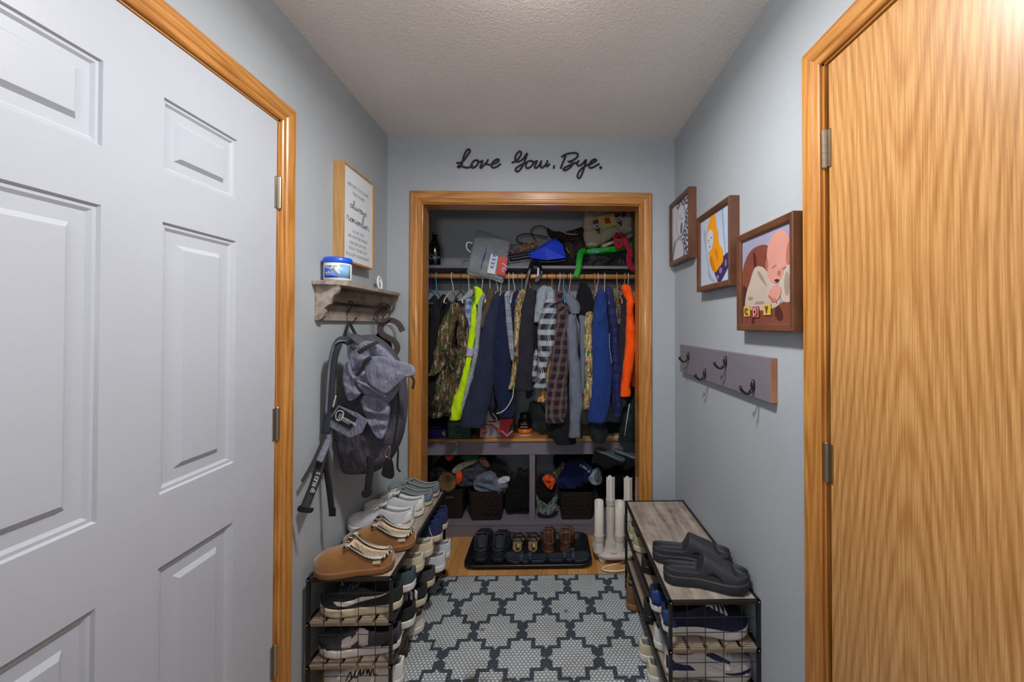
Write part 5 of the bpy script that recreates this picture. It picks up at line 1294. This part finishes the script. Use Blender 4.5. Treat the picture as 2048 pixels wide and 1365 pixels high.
for s_, z, sz, sx in (('BEFORE YOU LEAVE', 2.018, .0215, 1.04), ('THIS HOME', 1.986, .0215, 1.04), ('I LOVE YOU', 1.818, .021, 1.0), ('NO MATTER WHAT', 1.793, .021, 1.0), ('I BELIEVE IN YOU', 1.765, .021, 1.02), ('TRUST YOUR GUT', 1.740, .021, 1.02), ('FOLLOW YOUR HEART', 1.712, .021, 1.02)):
    text('text_line', s_, sz, (xf-.0058, ym, z), (PI/2, 0, PI/2), M_ink, sg, .0003, align='CENTER', sx=sx, off=-.0003)
CUR = {'a': ([(.5, .45), (.3, .52), (.1, .3), (.22, .04), (.45, .2), (.55, .5), (.52, .12), (.72, .12)], .72), 'l': ([(0, .12), (.26, .75), (.24, 1.15), (.1, .95), (.1, .2), (.25, .04), (.42, .15)], .42),
       'w': ([(0, .3), (.06, .5), (.1, .1), (.3, .08), (.42, .45), (.48, .1), (.66, .08), (.78, .5), (.95, .4)], .92), 'y': ([(0, .45), (.08, .15), (.3, .12), (.48, .5), (.42, -.3), (.22, -.62), (.1, -.4), (.6, .12)], .6),
       's': ([(0, .12), (.25, .5), (.38, .22), (.3, .02), (.08, .04)], .45), 'r': ([(0, .12), (.12, .6), (.3, .45), (.32, .1), (.5, .12)], .5), 'e': ([(0, .14), (.34, .34), (.26, .52), (.08, .3), (.2, .03), (.46, .16)], .44),
       'm': ([(0, .3), (.05, .5), (.06, .04), (.14, .46), (.28, .42), (.3, .04), (.38, .46), (.52, .42), (.55, .08), (.7, .12)], .7), 'b': ([(0, .12), (.24, .8), (.18, 1.15), (.06, .85), (.08, .1), (.32, .05), (.38, .36), (.2, .4), (.5, .34)], .5)}
for wd, zc, h, yoff in (('always', 1.925, .034, .082), ('remember', 1.863, .036, .108)):
    m = MB(); x = 0; pts = []
    for ch in wd:
        g, adv = CUR[ch]; pts += [V((x+a, b, 0)) for a, b in g]; x += adv
    pts = cr(pts, 4); W_ = x*h; ky = (2*yoff)/W_
    m.tube([(xf-.0055, ym-yoff+p.x*h*ky, zc+p.y*h-.004*(p.x/x)) for p in pts], .0012, 5)
    obj('script_line', m, M_ink2, sg, smooth=True)

# ------------------------------------------------------------------ wall shelf, things on it, hooks
M_sh = greywood('weathered_taupe_wood', 'y')
sh = thing('wall_shelf', 'small weathered taupe wall shelf with curved brackets and black bar', 'wall shelf', (XL, 1.89, 1.425))
tp = [(XL+.0005, 1.556), (-.852, 1.556), (-.815, 1.575), (-.800, 1.61), (-.795, 2.14), (-.803, 2.185), (-.828, 2.222), (-.865, 2.238), (XL+.0005, 2.240)]
obj('shelf_board', MB().prism(tp, lambda a, b, h: (a, b, h), 1.563, 1.581), M_sh, sh, bevel=.003)
obj('back_board', MB().box(XL+.0005, XL+.014, 1.578, 2.202, 1.425, 1.563), M_sh, sh, bevel=.0015)
bp = [(XL+.014, 1.427), (-.885, 1.430), (-.872, 1.442), (-.868, 1.462), (-.872, 1.474), (-.862, 1.480), (-.850, 1.490), (-.846, 1.506), (-.838, 1.522), (-.824, 1.532), (-.818, 1.545), (-.816, 1.563), (XL+.014, 1.563)]
for ya in (1.578, 2.184): obj('bracket', MB().prism(bp, lambda a, b, h: (a, h, b), ya, ya+.018), M_sh, sh, bevel=.001)
obj('bar', MB().tube([(-.872, 1.596, 1.496), (-.872, 2.184, 1.496)], .006, 10), M_black, sh, smooth=True)
jc = V((-.852, 1.640, 1.5815))
oj = thing('odor_absorber_tub', 'white tub with bright blue lid and blue label on the wall shelf', 'tub', jc)
obj('tub_body', MB().lathe([(0, 0), (.044, .0), (.050, .006), (.051, .012), (.051, .074), (.048, .078), (0, .078)], jc, 36), M_white, oj, smooth=True)
obj('lid', MB().lathe([(0, .074), (.0535, .074), (.0545, .078), (.0535, .091), (.049, .096), (0, .0965)], jc, 36), plain('bright_blue_lid', (16, 84, 214), .35), oj, smooth=True)
def wrapq(name, a0, a1, lo, hi, mat, r=.0514):
    rows = []
    for k in range(13):
        a = math.radians(lerp(a0, a1, k/12)); l, h = interp(k/12, lo[0], lo[1]), interp(k/12, hi[0], hi[1])
        rows.append([jc+V((r*math.cos(a), r*math.sin(a), z)) for z in (l, h)])
    return obj(name, MB().grid(rows), mat, oj, smooth=True, solid=.0004)
wrapq('label', -125, -5, ([0, 1], [.013, .013]), ([0, 1], [.070, .066]), plain('pale_sky_label', (130, 178, 222), .4))
wrapq('label_white_area', -125, -55, ([0, 1], [.050, .030]), ([0, 1], [.070, .070]), plain('label_white', (222, 226, 232), .4), .0518)
wrapq('label_blue_area', -125, -62, ([0, 1], [.013, .013]), ([0, .4, 1], [.054, .046, .016]), plain('label_blue', (18, 74, 206), .4), .0522)
wrapq('splash', -85, -55, ([0, .5, 1], [.045, .030, .022]), ([0, .4, 1], [.050, .062, .034]), plain('label_splash', (196, 220, 230), .4), .0524)
def around(s_, a0, da, z, size, mat, r=.0528):
    for i, ch in enumerate(s_):
        a = math.radians(a0+da*i)
        if ch != ' ': text('letter', ch, size, jc+V((r*math.cos(a), r*math.sin(a), z)), (PI/2, 0, a+PI/2), mat, oj, .0003, align='CENTER', off=.0002)
around('odor', -112, 9.5, .028, .017, M_label); around('bright air', -112, 5, .056, .009, M_ink); around('eliminator', -112, 3.6, .022, .005, M_label)
ov = obj('oval_plaque', MB().tube([(-.873+.0*k, 2.095, 1.5815+.0405) for k in (0,)]+[(-.869, 2.0952, 1.5815+.0405)], .04, 28), M_white)
ov.data.transform(Matrix.Identity(4))
m = MB()
ce = V((-.868, 2.08, 1.622))
Mx = Matrix.Rotation(PI/2-.12, 3, 'Y') @ Matrix.Identity(3)
m.lathe([(0, -.004), (.030, -.004), (.033, 0), (.030, .005), (.024, .006), (.022, .002), (0, .002)], ce, 28, Mx)
bpy.data.objects.remove(ov)
ov = thing('oval_plaque', 'small white oval plaque leaning on the wall shelf by the corner', 'plaque', ce)
for v_ in range(len(m.v)): m.v[v_] = ce+V(((m.v[v_]-ce).x, (m.v[v_]-ce).y*.9, (m.v[v_]-ce).z*1.22))
obj('plaque_body', m, M_white, ov, smooth=True)
obj('leaf_print', MB().ball(ce+V((.0045, -.003, -.008)), (.0012, .006, .014), 8, 6), plain('leaf_green', (110, 140, 100), .7), ov, smooth=True)

def shook(label, pts, y, r=.0026):
    o = obj('s_hook', MB().tube([P(a.x, a.y, y=y) for a in cr([V((a, b, 0)) for a, b in pts], 6)], r, 8).ball(P(pts[-1][0], pts[-1][1], y=y), .0048, 10, 6), M_blackpl, smooth=True)
    return tag(o, label, 'hook', 'black hooks on the shelf bar')
shook('black s-shaped hook carrying the backpack on the shelf bar', [(697, 608), (700, 603), (705, 605), (704, 614), (697, 622), (693, 633), (696, 644), (703, 647), (708, 642), (712, 637)], 1.80)
for i, (dx, lb) in enumerate(((0, 'black hook carrying the dark letter, leftmost of cluster'), (6, 'black hook carrying the dark letter, middle of cluster'), (17, 'black hook carrying the dark letter, rightmost of cluster'))):
    if i < 2: shook(lb, [(757+dx, 612), (762+dx, 607), (766+dx, 610), (762+dx, 617), (752+dx, 625), (748+dx, 634), (752+dx, 645), (763+dx, 648), (773+dx, 645), (779+dx+i*5, 640)], 2.035+.02*i)
    else: shook(lb, [(768, 616), (773, 610), (780, 613), (780, 619), (773, 626), (767, 634), (764, 642), (766, 647), (772, 648), (776, 644)], 2.075)

ls = thing('letter_s', 'dark brown wooden letter S hanging from black hooks under the shelf', 'wooden letter', (P(776, 670, y=2.06).x, 2.06, 1.30))
pp = cr([V((a, b, 0)) for a, b in [(804, 663), (797, 650), (786, 642), (774, 641), (763, 648), (759, 659), (764, 669), (776, 676), (787, 683), (793, 694), (790, 706), (780, 714)]], 6)
rings = []
for i, p in enumerate(pp):
    t = (pp[min(i+1, len(pp)-1)]-pp[max(i-1, 0)]).normalized(); nx, ny = -t.y, t.x; w_ = 5.2
    a, b = P(p.x+nx*w_, p.y+ny*w_, y=2.045), P(p.x-nx*w_, p.y-ny*w_, y=2.045); d = V((0, .016, 0))
    rings.append([a, b, b+d, a+d])
obj('letter_body', MB().loft(rings), plain('dark_taupe_wood', (70, 60, 62), .6, var=.12), ls, bevel=.001)
lr = thing('white_lanyard', 'white patterned ribbon loop behind the wooden letter S', 'ribbon', (P(785, 665, y=2.10).x, 2.10, 1.32))
strap('ribbon', [(772, 646, 2.10), (782, 655, 2.10), (788, 664, 2.10), (790, 674, 2.11), (786, 684, 2.12)], 6, plain('white_lace', (214, 218, 218), .8, bump=.6, bscale=300, var=.15), lr)
lump('black_pouch', 'black pouch hanging between the backpack top and wooden letter', 'pouch', [(752, 668), (758, 662), (766, 668), (778, 680), (782, 700), (770, 706), (755, 700), (748, 685)], 2.09, .03, C_blk, .003, 61)

# ------------------------------------------------------------------ backpack
bpk = thing('backpack', 'grey hiking style backpack with black straps hanging under the wall shelf', 'backpack', (P(730, 820, y=1.75).x, 1.75, 1.05))
C_pg = cloth('grey_pack_nylon', (116, 120, 138), (100, 102, 120), 60, .6); C_pd = cloth('dark_grey_pack_nylon', (74, 72, 82), (62, 60, 70), 60, .65); C_web = plain('black_webbing', (20, 22, 26), .75, bump=.4, bscale=500)
lump('', '', '', [(700, 676), (728, 672), (757, 690), (782, 722), (795, 760), (800, 805), (797, 850), (789, 888), (770, 928), (748, 950), (718, 958), (690, 961), (672, 954), (664, 925), (661, 880), (660, 850), (668, 800), (680, 745), (688, 705)], 1.66, .17, C_pd, .012, 71, part='main_body', parent=bpk, k=3)
lump('', '', '', [(692, 690), (715, 680), (745, 686), (772, 706), (790, 730), (797, 770), (780, 800), (764, 812), (745, 800), (722, 790), (704, 770), (694, 740)], 1.63, .06, C_pg, .014, 72, part='upper_section', parent=bpk, k=3)
lump('', '', '', [(684, 735), (694, 728), (702, 750), (712, 780), (718, 790), (702, 802), (692, 800), (684, 770)], 1.608, .03, C_pg, .006, 73, part='side_pocket_flap', parent=bpk)
lump('', '', '', [(718, 800), (740, 790), (762, 802), (776, 815), (772, 850), (762, 880), (745, 870), (730, 840)], 1.63, .04, C_pg, .012, 74, part='front_fold', parent=bpk)
lump('', '', '', [(737, 718), (750, 713), (775, 716), (800, 724), (824, 732), (829, 750), (812, 756), (795, 768), (770, 789), (752, 780), (737, 768), (729, 745)], 1.595, .022, C_pg, .003, 75, part='lid_flap', parent=bpk, k=3)
lump('', '', '', [(690, 670), (700, 668), (720, 676), (735, 690), (720, 706), (700, 700), (690, 688)], 1.63, .08, C_pd, .008, 76, part='collar', parent=bpk)
for i, ch in enumerate('RUDIS'):
    px, py = lerp(772, 808, i/4), lerp(771, 744, i/4)
    text('letter', ch, .030, P(px, py, y=1.588), (PI/2, -.62, 0), plain('silver_thread', (190, 194, 206), .5), bpk, .0004, off=-.0012)
quad('pocket_flap', [(676, 812), (715, 828), (735, 842), (724, 866), (700, 876), (655, 852), (664, 830)], 1.604, C_pg, bpk, .006)
quad('patch', [(678, 815), (714, 837), (700, 861), (661, 838)], 1.6, M_blackpl, bpk, .002)
pm = plain('patch_print', (186, 186, 190), .6)
stroke('patch_emblem', [(672, 838), (672, 828), (679, 822), (687, 826), (685, 836), (679, 842), (673, 840)], 1.598, .0018, pm, bpk, closed=True)
for k in range(3): stroke('patch_emblem', [(675+k*3.2, 841-k*.5), (678+k*3.2, 833), (680+k*3, 828)], 1.598, .0013, pm, bpk)
text('patch_lettering', 'ROSEHAVEN', .0125, P(684, 837.5, y=1.597), (PI/2, .50, 0), pm, bpk, .0004, off=.0004, sx=.85)
text('patch_lettering', 'WRESTLING', .007, P(682.5, 841.5, y=1.597), (PI/2, .50, 0), pm, bpk, .0004, sx=.9)
gth = stroke('drawcord', [(697, 722), (700, 745), (714, 762), (735, 772), (756, 785), (772, 793)], 1.612, .0065, C_pg, bpk)
strap('top_handle', [(688, 684, 1.68), (691, 668, 1.76), (696, 652, 1.79), (699, 646, 1.80), (706, 660, 1.79), (714, 674, 1.77)], 6, C_web, bpk)
strap('webbing', [(716, 706, 1.605), (735, 694, 1.605), (757, 684, 1.62)], 7, C_web, bpk)
strap('webbing', [(712, 752, 1.595), (724, 738, 1.595), (732, 722, 1.59), (742, 716, 1.59)], 8, C_web, bpk)
strap('shoulder_strap', [(697, 684, 1.64), (684, 680, 1.62), (674, 690, 1.6), (667, 715, 1.6), (662, 760, 1.605), (659, 810, 1.61), (655, 845, 1.61), (652, 868, 1.61)], 14, plain('dark_teal_padding', (40, 50, 58), .85, bump=.5, bscale=300), bpk, th=.014)
strap('strap_edge', [(690, 682, 1.62), (676, 684, 1.59), (667, 696, 1.59), (660, 730, 1.595), (656, 780, 1.6), (653, 830, 1.605)], 2.5, C_pg, bpk, th=.016)
strap('compression_strap', [(652, 868, 1.60), (642, 890, 1.57), (626, 925, 1.52), (608, 957, 1.47), (603, 963, 1.46)], 6, C_web, bpk)
bl = strap('waist_belt', [(650, 900, 1.60), (642, 925, 1.575), (632, 960, 1.54), (620, 990, 1.50), (609, 1016, 1.46)], 17, C_web, bpk, th=.006)
strap('belt_padding', [(656, 880, 1.61), (648, 900, 1.58), (638, 924, 1.55)], 14, C_pg, bpk, th=.010)
lump('', '', '', [(594, 1018), (600, 1012), (616, 1017), (626, 1018), (622, 1027), (608, 1027), (595, 1024)], 1.43, .008, M_blackpl, .0004, 77, part='belt_buckle', parent=bpk)
for i, ch in enumerate('RUDIS'):
    px, py = lerp(628.5, 637, i/4), lerp(975, 951, i/4)
    text('letter', ch, .020, P(px+2, py, y=1.50-.0*i), (PI/2, -1.22, 0), M_label, bpk, .0004, off=.0003)
for dx, dy in ((0, 0), (-2.2, 4.2), (2.4, 4.2)):
    stroke('logo_ring', [(625+dx+2.1*math.cos(a), 979+dy+2.1*math.sin(a)) for a in [2*PI*k/8 for k in range(8)]], 1.495, .0011, M_label, bpk, 3, True)
strap('hanging_strap', [(650, 905, 1.6), (653, 940, 1.595), (659, 980, 1.595), (664, 1024, 1.595)], 12, C_web, bpk, th=.003)
lump('', '', '', [(657, 1016), (671, 1016), (671, 1034), (657, 1034)], 1.588, .006, M_blackpl, .0003, 78, part='strap_end', parent=bpk, k=1)
strap('hanging_strap', [(740, 912, 1.63), (741, 935, 1.63), (738, 960, 1.63), (736, 982, 1.63)], 14, C_web, bpk, th=.003)
lump('', '', '', [(722, 986), (730, 981), (743, 980), (742, 990), (734, 996), (725, 996)], 1.622, .010, M_blackpl, .0003, 79, part='side_buckle', parent=bpk)
strap('compression_strap', [(795, 770, 1.66), (797, 810, 1.67), (794, 850, 1.68), (789, 880, 1.68), (796, 900, 1.68), (795, 935, 1.68), (801, 944, 1.68)], 4, C_web, bpk)
strap('lid_strap', [(822, 752, 1.605), (828, 762, 1.6), (825, 778, 1.6)], 5, C_web, bpk)
stroke('zipper_pull', [(672, 792), (669, 802), (666, 815)], 1.595, .003, plain('pale_cord', (190, 188, 180), .6), bpk)
fb = thing('key_fob', 'black teardrop key fob clipped to the right side of the backpack', 'key fob', P(775, 930, y=1.64))
lump('', '', '', [(772, 918), (780, 918), (785, 935), (786, 955), (778, 960), (762, 952), (765, 935)], 1.63, .02, plain('glossy_black', (14, 14, 16), .25), .0005, 80, part='fob_body', parent=fb)
stroke('carabiner', [(775, 916), (770, 910), (776, 896), (780, 895), (778, 912), (775, 916)], 1.64, .0022, M_nickel, fb)
bd = thing('bead_charm', 'red and blue plastic bead charm clipped on the backpack belt', 'bead charm', P(645, 945, y=1.58))
for px, py, c, r_ in ((650, 939, (222, 40, 34), .0085), (645, 944, (222, 40, 34), .0080), (642, 948, (90, 170, 226), .0075), (639, 951, (60, 44, 150), .0070), (645, 935, (40, 50, 140), .0045)):
    obj('bead', MB().ball(P(px, py, y=1.628), r_), plain('bead_%d_%d_%d' % c, c, .25), bd, smooth=True)

# ------------------------------------------------------------------ picture frames on the right wall
M_fr = plain('walnut_stained_frame', (96, 58, 36), .5, bump=.3, bscale=160, var=.18, coat=.2)
def frame(label, y0, y1, z0, z1, prints):
    r = thing('picture_frame', label, 'picture frame', (XR, (y0+y1)/2, (z0+z1)/2), 0, 'three dark wood square frames in a falling row')
    d, b = .040, .024; X = XR-.0005; xf = XR-d
    A = [(y0, z0), (y1, z0), (y1, z1), (y0, z1)]; sgn = [(1, 1), (-1, 1), (-1, -1), (1, -1)]
    for e in range(4):
        f = (e+1) % 4; rg = []
        for (yy, zz), (sy, sz) in ((A[e], sgn[e]), (A[f], sgn[f])):
            rg.append([(X, yy, zz), (xf+.002, yy, zz), (xf, yy+sy*.003, zz+sz*.003), (xf+.003, yy+sy*b*.8, zz+sz*b*.8), (xf+.006, yy+sy*b, zz+sz*b), (xf+.014, yy+sy*b, zz+sz*b), (X, yy+sy*b, zz+sz*b)])
        obj('frame_rail', MB().loft(rg), M_fr, r)
    ya, yb, za, zb = y0+b-.002, y1-b+.002, z0+b-.002, z1-b+.002; m = MB(); mats = []; xp = xf+.012
    m.box(xp, xp+.004, ya, yb, za, zb, mi=0)
    mats.append(prints[0])
    lv = 0
    for mat, poly in prints[1]:
        if mat not in mats: mats.append(mat)
        lv += 1; k = len(poly)
        pts = [(xp-.00012*lv, yb-max(.004, min(.996, u))*(yb-ya), zb-max(.004, min(.996, v))*(zb-za)) for u, v in poly]
        m.add(pts, [tuple(range(k))], mi=mats.index(mat))
    obj('photo_print', m, mats, r)
    return r
def pc(n, c): return plain('print_'+n, c, .35, var=.04, coat=.25)
def ell(cx, cy, rx, ry, a=0, n=20): return [(cx+rx*math.cos(t)*math.cos(a)-ry*math.sin(t)*math.sin(a), cy+rx*math.cos(t)*math.sin(a)+ry*math.sin(t)*math.cos(a)) for t in [2*PI*k/n for k in range(n)]]
def blob(pts, k=5): return [(p.x, p.y) for p in cr([V((a, b, 0)) for a, b in pts], k, True)]
wht, gry, drk = pc('pale', (204, 208, 216)), pc('mid', (150, 156, 172)), pc('dark', (50, 54, 76))
pr = [(gry, blob([(.30, .0), (.62, .0), (1, .0), (1, .2), (.85, .14), (.6, .10), (.42, .18), (.32, .1)]))]
for u, v in ((.36, .05), (.52, .06), (.7, .08), (.88, .1), (.92, .28), (.82, .4), (.92, .52), (.78, .62), (.9, .72), (.78, .84), (.92, .92), (.7, .74), (.68, .9)):
    pr.append((drk, ell(u, v, .085, .06))); pr.append((wht, ell(u, v, .04, .025)))
pr += [(gry, ell(.56, .36, .27, .28, .15)), (wht, ell(.56, .36, .24, .26, .15)), (drk, ell(.60, .50, .055, .10, .25)), (gry, ell(.52, .27, .05, .012, -.2)), (gry, ell(.72, .26, .05, .012, .2)), (gry, ell(.61, .34, .04, .03)),
       (gry, blob([(.1, 1), (.15, .8), (.35, .62), (.6, .68), (.75, .8), (.72, 1)])), (wht, blob([(.14, 1), (.2, .84), (.38, .68), (.58, .72), (.68, .84), (.66, 1)])), (drk, blob([(.04, 1), (.1, .78), (.24, .62), (.14, .82), (.09, 1)]))]
frame('small dark wood frame with black and white baby photo, nearest the corner', 1.934, 2.249, 1.741, 2.089, (pc('bw_bg', (206, 210, 220)), pr))
yl, yl2, fc_, pu, pk, bl2 = pc('mustard', (234, 152, 10)), pc('mustard_shade', (206, 120, 8)), pc('pale_face', (196, 200, 216)), pc('plum', (58, 42, 92)), pc('violet', (140, 110, 170)), pc('fold', (150, 168, 196))
pr = [(bl2, blob([(.12, .2), (.2, .5), (.3, .8), (.34, .8), (.24, .5), (.2, .2)])), (bl2, blob([(.75, .0), (.8, .4), (.9, .8), (.94, .8), (.85, .4), (.8, .0)])),
      (bl2, blob([(.3, .75), (.4, .88), (.55, .97), (.4, .95), (.28, .85)])),
      (pu, blob([(.50, .80), (.62, .70), (.80, .66), (.96, .64), (.99, .78), (.86, .90), (.70, 1.0), (.60, .96)])), (pk, ell(.72, .84, .05, .04)), (pk, ell(.88, .76, .03, .05)), (pk, ell(.62, .92, .05, .03)),
      (yl, blob([(.24, .30), (.30, .12), (.44, .0), (.54, .05), (.58, .2), (.64, .3), (.66, .45), (.78, .56), (.80, .72), (.66, .80), (.56, .84), (.44, .80), (.36, .65), (.30, .5)])),
      (yl2, blob([(.34, .62), (.42, .60), (.50, .72), (.56, .83), (.46, .80), (.38, .72)])), (yl2, blob([(.52, .5), (.6, .55), (.66, .68), (.6, .64)])),
      (fc_, ell(.36, .36, .13, .16, .1)), (drk, ell(.31, .35, .022, .010)), (drk, ell(.42, .33, .022, .010)), (pk, ell(.36, .45, .03, .012)), (gry, ell(.36, .40, .015, .012))]
frame('middle dark wood frame with photo of baby in mustard hooded wrap', 1.495, 1.831, 1.561, 1.903, (pc('blue_bg', (184, 196, 216)), pr))
br, br2, kn, kn2, sk, sk2, bly, blr, inkr = pc('rust_cloth', (122, 66, 50)), pc('rust_dark', (74, 36, 30)), pc('cream_knit', (184, 170, 158)), pc('knit_shade', (150, 134, 122)), pc('skin', (200, 142, 130)), pc('skin_shade', (172, 104, 94)), pc('block_yellow', (206, 172, 48)), pc('block_red', (170, 34, 38)), pc('block_ink', (96, 28, 24))
pr = [(br, blob([(0, .40), (.10, .22), (.28, .13), (.55, .15), (.62, .3), (.55, .6), (.2, .7), (0, .75)])), (br2, blob([(.26, .18), (.33, .25), (.33, .42), (.28, .35)])), (br2, blob([(0, .55), (.12, .6), (.1, .8), (0, .85)])),
      (br, [(0, .80), (.3, .82), (.6, .84), (1, .74), (1, 1), (0, 1)]), (br2, blob([(.25, .85), (.29, .84), (.28, 1), (.22, 1)])), (br2, blob([(.75, .8), (.85, .9), (.8, .97), (.7, .9)])),
      (kn, blob([(.10, .64), (.18, .52), (.30, .36), (.48, .38), (.62, .5), (.75, .62), (.80, .78), (.60, .84), (.30, .84), (.08, .80)])), (kn, blob([(.80, .45), (.92, .38), (1, .34), (1, .74), (.84, .76), (.78, .6)])), (kn2, ell(.92, .6, .05, .12)),
      (kn2, blob([(.36, .40), (.46, .46), (.56, .60), (.5, .56), (.4, .48)])), (kn2, ell(.2, .7, .06, .02)), (kn2, ell(.4, .76, .10, .015)),
      (sk, ell(.77, .26, .22, .21, -.9)), (sk, ell(.72, .42, .16, .15, -.4)), (sk2, ell(.96, .30, .05, .12, .2)), (sk2, ell(.56, .36, .03, .05)),
      (sk2, ell(.70, .40, .045, .010, -.2)), (sk2, ell(.87, .44, .045, .010, -.2)), (sk2, ell(.79, .48, .035, .03)), (inkr, ell(.75, .55, .045, .014, .1)),
      (sk, ell(.71, .68, .12, .085, -.3)), (sk2, ell(.66, .74, .045, .015, .6)), (sk2, ell(.72, .75, .045, .012, .8)), (sk2, ell(.62, .71, .04, .012, .4))]
for u, v, mm_ in ((.13, .845, bly), (.33, .862, blr), (.57, .838, bly)):
    w_, h_ = .075, .062
    pr += [(mm_, [(u-w_, v-h_), (u+w_, v-h_), (u+w_, v+h_), (u-w_, v+h_)]), (kn, [(u-w_*.8, v-h_*.8), (u+w_*.8, v-h_*.8), (u+w_*.8, v+h_*.8), (u-w_*.8, v+h_*.8)]), (mm_, [(u-w_*.66, v-h_*.66), (u+w_*.66, v-h_*.66), (u+w_*.66, v+h_*.66), (u-w_*.66, v+h_*.66)])]
f3 = frame('dark wood frame with sleeping newborn photo and letter blocks, beside oak casing', 1.104, 1.441, 1.390, 1.732, (pc('lavender_bg', (150, 148, 172)), pr))
ya, yb, za, zb = 1.126, 1.419, 1.412, 1.710
for (u, v), ch in zip(((.13, .845), (.33, .862), (.57, .838)), 'COY'):
    text('block_letter', ch, .030, (XR-.0345, yb-u*(yb-ya), zb-v*(zb-za)-.0105), (PI/2, 0, -PI/2), kn if ch == 'O' else inkr, f3, .0003, align='CENTER', off=.0006)

# ------------------------------------------------------------------ hook board
hb = thing('coat_hook_board', 'mauve painted plank with four black double hooks on the right wall', 'hook rail', (XR, 1.68, 1.234))
bd_ = obj('board', MB().box(XR-.022, XR-.0005, 1.250, 2.117, 1.163, 1.305), M_mauve, hb, bevel=.001)
obj('end_grain', MB().box(XR-.0215, XR-.001, 1.2492, 1.2502, 1.164, 1.304), plain('raw_pine_end', (176, 124, 90), .8, bump=.4, var=.15), hb)
for yy, zz in ((1.985, 1.272), (1.772, 1.212), (1.565, 1.285), (1.352, 1.222)):
    X = XR-.022; m = MB()
    m.tube([(X-.0015, yy, zz+.002), (X-.004, yy, zz-.010), (X-.004, yy, zz-.024), (X-.002, yy, zz-.036)], [.004, .0085, .0085, .0055], 10)
    h_ = obj('double_hook', m, M_black, hb, smooth=True)
    for dy, ln in ((-.012, .050), (.016, .036)):
        pts = cr([(X-.004, yy, zz-.022), (X-.012, yy+dy*.4, zz-.040), (X-ln*.6, yy+dy*.8, zz-.047), (X-ln, yy+dy, zz-.034), (X-ln-.003, yy+dy*1.05, zz-.026)], 5)
        obj('prong', MB().tube(pts, .0032, 8).ball(pts[-1], .0052, 10, 6), M_black, h_, smooth=True)
    for dz in (-.008, -.028): obj('screw', MB().ball((X-.0125, yy, zz+dz), .0022, 8, 5), M_nickel, h_, smooth=True)
for yy, zz in ((1.83, 1.285), (1.435, 1.272)):
    obj('screw', MB().lathe([(0, -.001), (.004, -.001), (.004, .001), (0, .001)], (XR-.0225, yy, zz), 12, Matrix.Rotation(PI/2, 3, 'Y')), M_mauve, hb)
